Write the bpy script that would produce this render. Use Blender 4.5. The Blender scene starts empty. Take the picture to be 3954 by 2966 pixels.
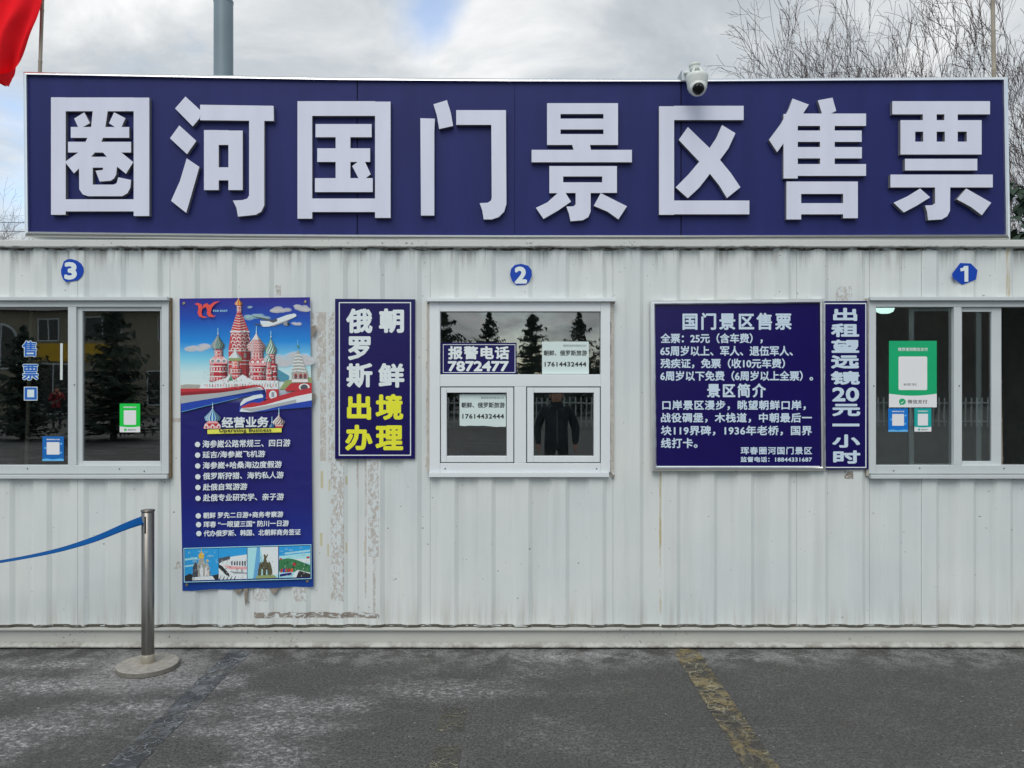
import bpy, bmesh, math, random
from mathutils import Vector, Matrix
from mathutils.geometry import delaunay_2d_cdt

# ------------------------------------------------------------------ camera, sky, sun, exposure
SC = bpy.context.scene
COL = SC.collection
CAM_D, CAM_H, FPX, CX, CY = 5.3, 1.78, 3031.6, 1977.0, 1483.0
cam = bpy.data.objects.new('camera', bpy.data.cameras.new('camera'))
COL.objects.link(cam)
cam.location = (0, -CAM_D, CAM_H)
cam.rotation_euler = (math.radians(90), 0, 0)
cam.data.sensor_width = 36.0
cam.data.lens = 36.0 * FPX / 3954.0
cam.data.clip_start = 0.05
cam.data.clip_end = 2000
SC.camera = cam

SUN_EL, SUN_AZ = math.radians(50), math.radians(195)   # azimuth clockwise from +Y (the far side of the office)
W = bpy.data.worlds.new('World')
SC.world = W
W.use_nodes = True


def build_world():
    nt = W.node_tree
    N, L = nt.nodes, nt.links
    N.clear()
    out = N.new('ShaderNodeOutputWorld')
    bg = N.new('ShaderNodeBackground')
    bg.inputs['Strength'].default_value = 0.1
    sky = N.new('ShaderNodeTexSky')
    sky.sky_type = 'NISHITA'
    sky.sun_disc = False
    sky.sun_elevation = SUN_EL
    sky.sun_rotation = SUN_AZ
    sky.air_density = 1.0
    sky.dust_density = 0.6
    tc = N.new('ShaderNodeTexCoord')
    sep = N.new('ShaderNodeSeparateXYZ')
    L.new(tc.outputs['Generated'], sep.inputs[0])
    zp = N.new('ShaderNodeMath'); zp.operation = 'MAXIMUM'; zp.inputs[1].default_value = 0.0
    L.new(sep.outputs['Z'], zp.inputs[0])
    za = N.new('ShaderNodeMath'); za.operation = 'ADD'; za.inputs[1].default_value = 0.32
    L.new(zp.outputs[0], za.inputs[0])
    dv = []
    for a in 'XY':
        d = N.new('ShaderNodeMath'); d.operation = 'DIVIDE'
        L.new(sep.outputs[a], d.inputs[0]); L.new(za.outputs[0], d.inputs[1])
        dv.append(d)
    cmb = N.new('ShaderNodeCombineXYZ')
    L.new(dv[0].outputs[0], cmb.inputs[0]); L.new(dv[1].outputs[0], cmb.inputs[1])

    def noise(scale, seed, detail=7, rough=0.55, dist=0.25):
        mp = N.new('ShaderNodeMapping'); mp.inputs['Location'].default_value = (seed, seed * 1.7, seed * 0.6)
        L.new(cmb.outputs[0], mp.inputs['Vector'])
        n = N.new('ShaderNodeTexNoise')
        n.inputs['Scale'].default_value = scale; n.inputs['Detail'].default_value = detail
        n.inputs['Roughness'].default_value = rough; n.inputs['Distortion'].default_value = dist
        L.new(mp.outputs[0], n.inputs['Vector'])
        return n.outputs['Fac']

    def ramp(src, pts):
        r = N.new('ShaderNodeValToRGB')
        e = r.color_ramp.elements
        e[0].position, e[0].color = pts[0][0], (*pts[0][1], 1)
        e[1].position, e[1].color = pts[-1][0], (*pts[-1][1], 1)
        for p, c in pts[1:-1]:
            x = e.new(p); x.color = (*c, 1)
        L.new(src, r.inputs[0])
        return r.outputs[0]
    cover = ramp(noise(1.5, 3.1), [(0.38, (0, 0, 0)), (0.51, (1, 1, 1))])
    shade = ramp(noise(2.4, 11.4, 9, 0.58, 0.5), [(0.32, (3.9, 4.35, 4.7)), (0.48, (5.3, 5.65, 5.9)), (0.57, (6.8, 7.0, 7.1)), (0.68, (9.0, 9.0, 9.0))])
    # a gap of open blue high above the middle of the roof
    gap = N.new('ShaderNodeVectorMath'); gap.operation = 'DISTANCE'
    gap.inputs[1].default_value = (-0.095, 0.895, 0.442)
    wob = N.new('ShaderNodeVectorMath'); wob.operation = 'MULTIPLY_ADD'
    nz = N.new('ShaderNodeTexNoise'); nz.inputs['Scale'].default_value = 7; nz.inputs['Detail'].default_value = 6
    L.new(tc.outputs['Generated'], nz.inputs['Vector'])
    L.new(nz.outputs['Color'], wob.inputs[0]); wob.inputs[1].default_value = (0.14, 0.14, 0.14)
    L.new(tc.outputs['Generated'], wob.inputs[2])
    sh = N.new('ShaderNodeVectorMath'); sh.operation = 'SUBTRACT'; sh.inputs[1].default_value = (0.07, 0.07, 0.07)
    L.new(wob.outputs[0], sh.inputs[0]); L.new(sh.outputs[0], gap.inputs[0])
    gm = N.new('ShaderNodeMapRange'); gm.interpolation_type = 'SMOOTHSTEP'
    gm.inputs['From Min'].default_value = 0.012; gm.inputs['From Max'].default_value = 0.07
    gm.inputs['To Min'].default_value = 0.0; gm.inputs['To Max'].default_value = 1
    L.new(gap.outputs['Value'], gm.inputs['Value'])
    mul = N.new('ShaderNodeMath'); mul.operation = 'MULTIPLY'
    L.new(cover, mul.inputs[0]); L.new(gm.outputs[0], mul.inputs[1])
    thin = N.new('ShaderNodeMath'); thin.operation = 'MULTIPLY_ADD'; thin.inputs[1].default_value = 0.72; thin.inputs[2].default_value = 0.26
    L.new(mul.outputs[0], thin.inputs[0])
    blue = N.new('ShaderNodeMix'); blue.data_type = 'RGBA'; blue.blend_type = 'MULTIPLY'; blue.inputs[0].default_value = 1
    L.new(sky.outputs[0], blue.inputs[6]); blue.inputs[7].default_value = (2.1, 2.1, 2.1, 1)
    mx = N.new('ShaderNodeMix'); mx.data_type = 'RGBA'
    L.new(thin.outputs[0], mx.inputs[0]); L.new(blue.outputs[2], mx.inputs[6]); L.new(shade, mx.inputs[7])
    L.new(mx.outputs[2], bg.inputs[0]); L.new(bg.outputs[0], out.inputs[0])


build_world()
sun = bpy.data.objects.new('sun', bpy.data.lights.new('sun', 'SUN'))
COL.objects.link(sun)
sun.data.energy = 1.4
sun.data.angle = math.radians(40)
sun.data.color = (1.0, 0.96, 0.9)
sd = Vector((math.sin(SUN_AZ) * math.cos(SUN_EL), math.cos(SUN_AZ) * math.cos(SUN_EL), math.sin(SUN_EL)))
sun.rotation_euler = sd.to_track_quat('Z', 'Y').to_euler()
SC.view_settings.view_transform = 'Standard'
SC.view_settings.look = 'None'
SC.view_settings.exposure = 0.2
SC.view_settings.gamma = 1.0
SC.cycles.max_bounces = 8
SC.cycles.transparent_max_bounces = 16


# ------------------------------------------------------------------ helpers
def P(X, Y, y=0.0):
    """a point of the photograph put at its own depth y in the world"""
    d = CAM_D + y
    return Vector(((X - CX) / FPX * d, y, CAM_H - (Y - CY) / FPX * d))


class Z:
    """a zoomed view of the photograph: origin and scale"""
    def __init__(s, ox, oy, k):
        s.o, s.k = (ox, oy), k

    def __call__(s, x, y):
        return (s.o[0] + x * s.k, s.o[1] + y * s.k)


Z1, Z2, Z3 = Z(0, 0, .5967), Z(1320, 0, .5967), Z(2634, 0, .5967)
ZP, ZQ = Z(680, 1130, .3435), Z(680, 1690, .3676)
ZB = Z(1150, 1130, .41)
ZI = Z(2480, 1130, .434)
ZW1, ZW2, ZW3 = Z(3340, 1130, .4521), Z(1640, 1130, .44), Z(0, 1130, .4521)
S = Z(0, 0, 1)


def lin(c):
    return tuple(((v / 255) / 12.92 if v / 255 <= .04045 else ((v / 255 + .055) / 1.055) ** 2.4) for v in c)


MATS = {}
ILLUM = 0.70


def M(name, rgb, rough=0.5, metal=0.0, var=0.06, scale=6.0, stretch=None, bump=0.0, bscale=80.0, lit=True, spec=0.5, coat=0.0):
    """plain painted / printed surface: rgb as it looks in the photograph, divided by the daylight on it"""
    if name in MATS:
        return MATS[name]
    c = lin(rgb)
    if lit:
        c = tuple(min(v / ILLUM, .86) for v in c)
    m = bpy.data.materials.new(name)
    m.use_nodes = True
    nt = m.node_tree
    b = nt.nodes['Principled BSDF']
    b.inputs['Roughness'].default_value = rough
    b.inputs['Metallic'].default_value = metal
    b.inputs['Specular IOR Level'].default_value = spec
    b.inputs['Coat Weight'].default_value = coat
    b.inputs['Coat Roughness'].default_value = .08
    tc = nt.nodes.new('ShaderNodeTexCoord')
    n = nt.nodes.new('ShaderNodeTexNoise')
    n.inputs['Scale'].default_value = scale
    n.inputs['Detail'].default_value = 5
    if stretch:
        sm = nt.nodes.new('ShaderNodeMapping'); sm.inputs['Scale'].default_value = stretch
        nt.links.new(tc.outputs['Object'], sm.inputs['Vector']); nt.links.new(sm.outputs[0], n.inputs['Vector'])
    else:
        nt.links.new(tc.outputs['Object'], n.inputs['Vector'])
    mr = nt.nodes.new('ShaderNodeMapRange')
    mr.inputs['To Min'].default_value = 1 - var * 2
    mr.inputs['To Max'].default_value = 1 + var * 2
    nt.links.new(n.outputs['Fac'], mr.inputs['Value'])
    mx = nt.nodes.new('ShaderNodeMix'); mx.data_type = 'RGBA'; mx.blend_type = 'MULTIPLY'
    mx.inputs[0].default_value = 1
    mx.inputs[6].default_value = (*c, 1)
    nt.links.new(mr.outputs[0], mx.inputs[7])
    nt.links.new(mx.outputs[2], b.inputs['Base Color'])
    if bump:
        n2 = nt.nodes.new('ShaderNodeTexNoise'); n2.inputs['Scale'].default_value = bscale
        n2.inputs['Detail'].default_value = 4
        nt.links.new(tc.outputs['Object'], n2.inputs['Vector'])
        bp = nt.nodes.new('ShaderNodeBump'); bp.inputs['Strength'].default_value = bump
        bp.inputs['Distance'].default_value = .01
        nt.links.new(n2.outputs['Fac'], bp.inputs['Height'])
        nt.links.new(bp.outputs[0], b.inputs['Normal'])
    MATS[name] = m
    return m


def nodes_of(name):
    m = bpy.data.materials.new(name)
    m.use_nodes = True
    MATS[name] = m
    return m, m.node_tree, m.node_tree.nodes['Principled BSDF']


def nz(nt, vec, scale, detail=5, rough=.5, dist=0, stretch=None):
    if stretch:
        mp = nt.nodes.new('ShaderNodeMapping'); mp.inputs['Scale'].default_value = stretch
        nt.links.new(vec, mp.inputs['Vector']); vec = mp.outputs[0]
    n = nt.nodes.new('ShaderNodeTexNoise')
    n.inputs['Scale'].default_value = scale; n.inputs['Detail'].default_value = detail
    n.inputs['Roughness'].default_value = rough; n.inputs['Distortion'].default_value = dist
    nt.links.new(vec, n.inputs['Vector'])
    return n.outputs['Fac']


def rng(nt, src, a, b, c=0.0, d=1.0, smooth=True):
    r = nt.nodes.new('ShaderNodeMapRange')
    if smooth:
        r.interpolation_type = 'SMOOTHSTEP'
    for i, v in zip(('From Min', 'From Max', 'To Min', 'To Max'), (a, b, c, d)):
        r.inputs[i].default_value = v
    nt.links.new(src, r.inputs['Value'])
    return r.outputs[0]


def mth(nt, op, a, b):
    n = nt.nodes.new('ShaderNodeMath'); n.operation = op; n.use_clamp = op == 'MULTIPLY'
    for i, v in enumerate((a, b)):
        if isinstance(v, (int, float)):
            n.inputs[i].default_value = v
        else:
            nt.links.new(v, n.inputs[i])
    return n.outputs[0]


def mix(nt, f, a, b, mode='MIX'):
    n = nt.nodes.new('ShaderNodeMix'); n.data_type = 'RGBA'; n.blend_type = mode
    for i, v in ((0, f), (6, a), (7, b)):
        if isinstance(v, (int, float)):
            n.inputs[i].default_value = v
        elif isinstance(v, tuple):
            n.inputs[i].default_value = (*v, 1)
        else:
            nt.links.new(v, n.inputs[i])
    return n.outputs[2]


def dcol(*rgb):
    return tuple(min(v / ILLUM, .86) for v in lin(rgb))


class B:
    """collects shapes into one mesh"""
    def __init__(s):
        s.v, s.f, s.m, s.mats = [], [], [], []

    def mi(s, mat):
        if mat not in s.mats:
            s.mats.append(mat)
        return s.mats.index(mat)

    def add(s, vs, fs, mat):
        o = len(s.v)
        s.v += [tuple(p) for p in vs]
        k = s.mi(mat)
        for f in fs:
            s.f.append([i + o for i in f]); s.m.append(k)

    def box(s, x0, x1, y0, y1, z0, z1, mat):
        vs = [(x, y, z) for x in (x0, x1) for y in (y0, y1) for z in (z0, z1)]
        s.add(vs, [(0, 1, 3, 2), (4, 6, 7, 5), (0, 4, 5, 1), (2, 3, 7, 6), (0, 2, 6, 4), (1, 5, 7, 3)], mat)

    def pbox(s, X0, Y0, X1, Y1, yf, yb, mat):
        """a box whose front face fills the given rectangle of the photograph at depth yf"""
        a, b = P(X0, Y0, yf), P(X1, Y1, yf)
        s.box(min(a.x, b.x), max(a.x, b.x), yf, yb, min(a.z, b.z), max(a.z, b.z), mat)

    def prism(s, pts, yf, yb, mat, side=None):
        """polygon given as world points at yf, pushed straight back to yb"""
        n = len(pts)
        fr = [(p.x, yf, p.z) for p in pts]
        s.add(fr, [tuple(range(n))], mat)
        s.add(fr + [(p.x, yb, p.z) for p in pts], [(i, (i + 1) % n, n + (i + 1) % n, n + i) for i in range(n)], side or mat)

    def flat(s, pts, mat):
        s.add(pts, [tuple(range(len(pts)))], mat)

    def tube(s, pts, rad, mat, n=8, caps=True):
        rings = []
        for i, p in enumerate(pts):
            p = Vector(p)
            t = (Vector(pts[min(i + 1, len(pts) - 1)]) - Vector(pts[max(i - 1, 0)])).normalized()
            a = t.orthogonal().normalized() if abs(t.z) < .95 else Vector((1, 0, 0)).cross(t).cross(t).normalized()
            b = t.cross(a)
            r = rad[i] if isinstance(rad, (list, tuple)) else rad
            rings.append([p + a * math.cos(2 * math.pi * k / n) * r + b * math.sin(2 * math.pi * k / n) * r for k in range(n)])
        vs = [q for r in rings for q in r]
        fs = [(i * n + k, i * n + (k + 1) % n, (i + 1) * n + (k + 1) % n, (i + 1) * n + k) for i in range(len(pts) - 1) for k in range(n)]
        if caps:
            fs += [tuple(range(n))[::-1], tuple((len(pts) - 1) * n + k for k in range(n))]
        s.add(vs, fs, mat)

    def lathe(s, prof, mat, n=32, mtx=None):
        """profile of (radius, z) turned about z"""
        vs = []
        for r, z in prof:
            for k in range(n):
                a = 2 * math.pi * k / n
                p = Vector((r * math.cos(a), r * math.sin(a), z))
                vs.append(mtx @ p if mtx else p)
        fs = [(i * n + k, i * n + (k + 1) % n, (i + 1) * n + (k + 1) % n, (i + 1) * n + k) for i in range(len(prof) - 1) for k in range(n)]
        s.add(vs, fs, mat)

    def obj(s, name, parent=None, smooth=False, bevel=0.0, weld=False):
        me = bpy.data.meshes.new(name)
        base = Vector((0, 0, 0))
        if parent is not None:
            base = parent.location if parent.parent is None else ABS[parent]
        me.from_pydata([tuple(Vector(p) - base) for p in s.v], [], s.f)
        for m in s.mats:
            me.materials.append(m)
        me.polygons.foreach_set('material_index', s.m)
        if weld or bevel:
            bm = bmesh.new(); bm.from_mesh(me)
            bmesh.ops.remove_doubles(bm, verts=bm.verts, dist=1e-5)
            bmesh.ops.recalc_face_normals(bm, faces=bm.faces)
            if bevel:
                es = [e for e in bm.edges if len(e.link_faces) == 2 and e.calc_face_angle(0) > .6]
                bmesh.ops.bevel(bm, geom=es, offset=bevel, segments=2, profile=.6, affect='EDGES', clamp_overlap=True)
            bm.to_mesh(me); bm.free()
        if smooth:
            me.polygons.foreach_set('use_smooth', [True] * len(me.polygons))
        me.update()
        o = bpy.data.objects.new(name, me)
        COL.objects.link(o)
        o.parent = parent
        ABS[o] = base.copy()
        return o


ABS = {}


def thing(name, label, cat, loc=(0, 0, 0), group=None):
    o = bpy.data.objects.new(name, None)
    o.empty_display_size = .1
    COL.objects.link(o)
    o.location = loc
    return tag(o, label, cat, group)


def tag(o, label, cat, group=None):
    o['label'] = label; o['category'] = cat
    if group:
        o['group'] = group
    return o


def setting(o):
    o['kind'] = 'structure'
    return o


# ---- lettering: built-in font turned into flat mesh, thickened by overlaying shifted copies
GLY = {}


def glyphs(body, space):
    if (body, space) in GLY:
        return GLY[(body, space)]
    c = bpy.data.curves.new('lettering', 'FONT')
    c.body = body; c.space_character = space; c.resolution_u = 3
    o = bpy.data.objects.new('lettering', c)
    COL.objects.link(o)
    bpy.context.view_layer.update()
    me = bpy.data.meshes.new_from_object(o.evaluated_get(bpy.context.evaluated_depsgraph_get()))
    vs = [(v.co.x, v.co.y) for v in me.vertices]
    fs = [tuple(p.vertices) for p in me.polygons]
    bpy.data.objects.remove(o); bpy.data.curves.remove(c); bpy.data.meshes.remove(me)
    GLY[(body, space)] = (vs, fs)
    return vs, fs


def text(b, body, box, y, mat, bold=2.0, zf=S, slope=0.0, space=1.0, italic=0.0, step=.00002):
    """one line of writing filling box=(x0,y0,x1,y1) of view zf, at depth y; bold = stroke growth in photo px"""
    vs, fs = glyphs(body, space)
    (X0, Y0), (X1, Y1) = zf(box[0], box[1]), zf(box[2], box[3])
    r = bold
    X0 += r; X1 -= r; Y0 += r; Y1 -= r
    ax, bx = min(v[0] for v in vs), max(v[0] for v in vs)
    ay, by = min(v[1] for v in vs), max(v[1] for v in vs)
    sx = (X1 - X0) / (bx - ax); sy = (Y1 - Y0) / max(by - ay, .05 if by - ay < .05 else 1e-4)
    offs = [(0, 0)] + ([(r * math.cos(t * math.pi / 6), r * math.sin(t * math.pi / 6)) for t in range(12)] if r > 0 else [])
    for i, (dx, dy) in enumerate(offs):
        yy = y - i * step
        pts = []
        for vx, vy in vs:
            X = X0 + (vx - ax) * sx + dx + italic * (vy - ay) * sy
            Y = Y1 - (vy - ay) * sy + dy + slope * (X - X0)
            q = P(X, Y, y)
            pts.append((q.x, yy, q.z))
        b.add(pts, fs, mat)


def pts_of(zf, pts, y):
    return [P(*zf(px, py), y) for px, py in pts]


def rect(x0, y0, x1, y1):
    return [(x0, y0), (x1, y0), (x1, y1), (x0, y1)]


class Art:
    """flat print: each polygon a hair in front of the one before"""
    def __init__(s, y, step=.00002):
        s.b, s.y, s.d = B(), y, step

    def poly(s, zf, pts, mat):
        s.y -= s.d
        s.b.flat(pts_of(zf, pts, s.y), mat)

    def ell(s, zf, cx, cy, rx, ry, mat, n=14):
        s.poly(zf, [(cx + rx * math.cos(2 * math.pi * i / n), cy + ry * math.sin(2 * math.pi * i / n)) for i in range(n)], mat)


# ------------------------------------------------------------------ shared materials
def make_wall_paint():
    m, nt, b = nodes_of('wall_paint')
    tc = nt.nodes.new('ShaderNodeTexCoord').outputs['Object']
    streak = rng(nt, nz(nt, tc, 2.2, 6, .6, 0, (5.0, 5.0, .28)), .45, .75)
    soft = rng(nt, nz(nt, tc, 1.3, 4), .35, .7)
    c = mix(nt, soft, dcol(190, 194, 190), dcol(182, 188, 187))
    c = mix(nt, mth(nt, 'MULTIPLY', streak, .24), c, dcol(152, 153, 150))
    sp = rng(nt, nz(nt, tc, 38, 2), .735, .76)
    c = mix(nt, mth(nt, 'MULTIPLY', sp, .7), c, dcol(95, 92, 85))
    # grime rising from the bottom edge and hanging from the top edge
    sep = nt.nodes.new('ShaderNodeSeparateXYZ'); nt.links.new(tc, sep.inputs[0])
    drip = nz(nt, tc, 3.0, 6, .7, 0, (7, 7, .35))
    low = mth(nt, 'MULTIPLY', rng(nt, sep.outputs['Z'], .13, .42, 1, 0), rng(nt, drip, .42, .68))
    c = mix(nt, mth(nt, 'MULTIPLY', low, .38), c, dcol(140, 132, 118))
    hi = mth(nt, 'MULTIPLY', rng(nt, sep.outputs['Z'], 2.5, 2.7, 0, 1), rng(nt, drip, .47, .66))
    c = mix(nt, mth(nt, 'MULTIPLY', hi, .6), c, dcol(105, 102, 92))
    nt.links.new(c, b.inputs['Base Color'])
    b.inputs['Roughness'].default_value = .42
    bp = nt.nodes.new('ShaderNodeBump'); bp.inputs['Strength'].default_value = .75; bp.inputs['Distance'].default_value = .007
    nt.links.new(nz(nt, tc, 3.5, 3, .5, 0, (1.6, 1.6, .5)), bp.inputs['Height'])
    nt.links.new(bp.outputs[0], b.inputs['Normal'])
    return m


def make_residue(name, rgb, lo, hi, sc, stretch, base=(184, 190, 189)):
    m, nt, b = nodes_of(name)
    tc = nt.nodes.new('ShaderNodeTexCoord').outputs['Object']
    f = rng(nt, nz(nt, tc, sc, 5, .62, 1.2, stretch), lo, hi)
    edge = rng(nt, nz(nt, tc, 30, 3), .3, .7)
    c = mix(nt, f, dcol(*base), mix(nt, edge, dcol(*rgb), tuple(v * .84 for v in dcol(*rgb))))
    nt.links.new(c, b.inputs['Base Color'])
    b.inputs['Roughness'].default_value = .6
    return m


WALL = make_wall_paint()
SEAM = M('seam_dirt', (138, 138, 131), .7, var=.25, scale=9)
RESID = make_residue('tape_glue', (168, 164, 156), .46, .56, 48, (1, 1, .55))
RESID2 = make_residue('tape_glue_solid', (170, 166, 158), .38, .52, 40, (1, 1, .6))
TORN = make_residue('tape_torn', (126, 118, 108), .42, .5, 20, (1, 1, 1.6))
BEIGE = M('masking_tape', (172, 168, 140), .7, var=.1)
RUST = make_residue('rust_run', (165, 150, 112), .38, .6, 14, (1, 1, .2))
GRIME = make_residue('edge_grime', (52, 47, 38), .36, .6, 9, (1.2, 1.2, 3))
FRAMEW = M('window_white', (194, 199, 200), .32, var=.03, scale=3)
FRAMEG = M('window_grey_white', (174, 180, 180), .4, var=.05, scale=3)
RAIL = M('rail_paint', (178, 181, 176), .55, var=.14, scale=7, bump=.25, bscale=40)
GASKET = M('rubber_gasket', (20, 24, 26), .6)
SEAL = M('old_sealant', (160, 155, 146), .8, var=.2, scale=25)
SEALB = M('brown_sealant', (104, 88, 66), .8, var=.25, scale=20)
CHROME = M('polished_steel', (236, 238, 236), .3, 1.0, var=.02, lit=False, bump=.12, bscale=7)
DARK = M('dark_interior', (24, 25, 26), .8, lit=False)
NAVY = M('sign_blue', (29, 35, 86), .45, var=.13, scale=2.6, stretch=(2.6, 1, .35), spec=.22)
INDIGO = M('board_indigo', (20, 13, 74), .22, var=.05, spec=.3)
WHITEP = M('print_white', (196, 204, 220), .4, var=.02)
PALE = M('print_pale_blue', (176, 192, 216), .4, var=.02)
YELLOWP = M('print_yellow', (222, 216, 40), .45, var=.03)
LETTER = M('letter_face', (188, 191, 204), .38, var=.05, scale=3, stretch=(3, 1, .5))
LSIDE = M('letter_side', (112, 112, 114), .5, var=.1)
BLUEV = M('vinyl_blue', (12, 58, 152), .35, var=.05, spec=.3)
BLACKP = M('print_black', (34, 36, 36), .6)
PAPER = M('paper', (184, 198, 194), .7, var=.05, scale=5)


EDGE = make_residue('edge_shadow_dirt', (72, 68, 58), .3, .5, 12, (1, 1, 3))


def make_glass():
    m, nt, b = nodes_of('window_glass')
    nt.nodes.remove(b)
    out = nt.nodes['Material Output']
    tr = nt.nodes.new('ShaderNodeBsdfTransparent'); tr.inputs[0].default_value = (.82, .86, .85, 1)
    gl = nt.nodes.new('ShaderNodeBsdfGlossy'); gl.inputs['Roughness'].default_value = 0.0
    gl.inputs[0].default_value = (1, 1, 1, 1)
    fr = nt.nodes.new('ShaderNodeFresnel'); fr.inputs[0].default_value = 1.5
    f = mth(nt, 'MULTIPLY', fr.outputs[0], 3.7)
    tc = nt.nodes.new('ShaderNodeTexCoord').outputs['Object']
    bp = nt.nodes.new('ShaderNodeBump'); bp.inputs['Strength'].default_value = .06; bp.inputs['Distance'].default_value = .004
    nt.links.new(nz(nt, tc, 2.2, 2), bp.inputs['Height'])
    nt.links.new(bp.outputs[0], gl.inputs['Normal'])
    mx = nt.nodes.new('ShaderNodeMixShader')
    nt.links.new(f, mx.inputs[0]); nt.links.new(tr.outputs[0], mx.inputs[1]); nt.links.new(gl.outputs[0], mx.inputs[2])
    nt.links.new(mx.outputs[0], out.inputs[0])
    return m


GLASS = make_glass()


# ------------------------------------------------------------------ ground
def make_asphalt():
    m, nt, b = nodes_of('asphalt')
    tc = nt.nodes.new('ShaderNodeTexCoord').outputs['Object']
    grain = rng(nt, nz(nt, tc, 70, 7, .9), .40, .62)
    c = mix(nt, grain, (.018, .018, .016), (.135, .133, .124))
    wide = rng(nt, nz(nt, tc, 1.1, 5, .6), .35, .7)
    c = mix(nt, mth(nt, 'MULTIPLY', wide, .4), c, (.036, .036, .033))
    sep = nt.nodes.new('ShaderNodeSeparateXYZ'); nt.links.new(tc, sep.inputs[0])
    # chalky dust: drifts broken up by fine speckle, thickest to the left
    big = rng(nt, nz(nt, tc, 1.25, 6, .62, .3, (.8, 1.25, 1)), .45, .68)
    leftw = rng(nt, sep.outputs['X'], -1.4, 1.2, .75, .08)
    drift = mth(nt, 'MULTIPLY', big, leftw)
    warp = nt.nodes.new('ShaderNodeVectorMath'); warp.operation = 'MULTIPLY_ADD'
    wn = nt.nodes.new('ShaderNodeTexNoise'); wn.inputs['Scale'].default_value = 4; wn.inputs['Detail'].default_value = 6
    nt.links.new(tc, wn.inputs['Vector']); nt.links.new(wn.outputs['Color'], warp.inputs[0])
    warp.inputs[1].default_value = (.5, .34, 0); nt.links.new(tc, warp.inputs[2])
    for bx, by, rx, ry, st in ((-2.66, -.64, .55, .16, .9), (-1.82, -.62, .30, .18, 1), (-1.15, -.95, .42, .14, .8), (-1.3, -1.22, .5, .16, .75), (.40, -.17, .5, .08, .8), (-2.0, -1.0, .5, .14, .8), (-2.45, -1.25, .45, .12, .7), (-2.9, -.3, .5, .1, .7), (-.4, -.75, .6, .15, .5), (1.75, -.2, .5, .08, .45)):
        mp = nt.nodes.new('ShaderNodeMapping'); mp.inputs['Location'].default_value = (-(bx + .25) / rx, -(by + .17) / ry, 0); mp.inputs['Scale'].default_value = (1 / rx, 1 / ry, 0)
        nt.links.new(warp.outputs[0], mp.inputs['Vector'])
        ln = nt.nodes.new('ShaderNodeVectorMath'); ln.operation = 'LENGTH'; nt.links.new(mp.outputs[0], ln.inputs[0])
        drift = mth(nt, 'MAXIMUM', drift, rng(nt, ln.outputs['Value'], .2, 1.35, st, 0))
    brk = rng(nt, nz(nt, tc, 36, 9, .88, 0, (.8, 1.15, 1)), .47, .58)
    fine = rng(nt, nz(nt, tc, 11, 9, .85), .42, .58)
    speck = mth(nt, 'MULTIPLY', brk, mth(nt, 'ADD', mth(nt, 'MULTIPLY', fine, .8), .2))
    c = mix(nt, mth(nt, 'MULTIPLY', drift, speck), c, (.72, .72, .71))
    c = mix(nt, mth(nt, 'MULTIPLY', drift, .17), c, (.30, .30, .295))
    c = mix(nt, mth(nt, 'MULTIPLY', speck, .17), c, (.32, .32, .31))
    # pale dust gathered along the foot of the office and round the rope post
    foot = rng(nt, mth(nt, 'ADD', sep.outputs['Y'], mth(nt, 'MULTIPLY', nz(nt, tc, 2.2, 5), .5)), -.25, .12)
    foot2 = mth(nt, 'MULTIPLY', mth(nt, 'MULTIPLY', foot, mth(nt, 'MULTIPLY', rng(nt, nz(nt, tc, 5, 6, .7), .42, .62), rng(nt, nz(nt, tc, 70, 6, .8), .34, .6))), .62)
    c = mix(nt, foot2, c, (.38, .38, .375))
    dd = nt.nodes.new('ShaderNodeVectorMath'); dd.operation = 'DISTANCE'
    nt.links.new(tc, dd.inputs[0]); dd.inputs[1].default_value = (-2.28, -.42, 0)
    halo = mth(nt, 'MULTIPLY', rng(nt, dd.outputs['Value'], .17, .5, 1, 0), rng(nt, nz(nt, tc, 40, 8, .8), .4, .6))
    c = mix(nt, mth(nt, 'MULTIPLY', halo, .8), c, (.36, .35, .34))
    peb = rng(nt, nz(nt, tc, 26, 1), .76, .785)
    c = mix(nt, mth(nt, 'MULTIPLY', peb, .8), c, (.33, .33, .31))
    brown = rng(nt, nz(nt, tc, 3.2, 5, .6), .55, .75)
    c = mix(nt, mth(nt, 'MULTIPLY', brown, .28), c, (.05, .042, .03))
    nt.links.new(c, b.inputs['Base Color'])
    b.inputs['Roughness'].default_value = .85
    bp = nt.nodes.new('ShaderNodeBump'); bp.inputs['Strength'].default_value = .7; bp.inputs['Distance'].default_value = .006
    h = mth(nt, 'ADD', mth(nt, 'MULTIPLY', nz(nt, tc, 140, 3), .7), mth(nt, 'MULTIPLY', nz(nt, tc, 22, 3), .3))
    nt.links.new(h, bp.inputs['Height']); nt.links.new(bp.outputs[0], b.inputs['Normal'])
    return m


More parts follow.
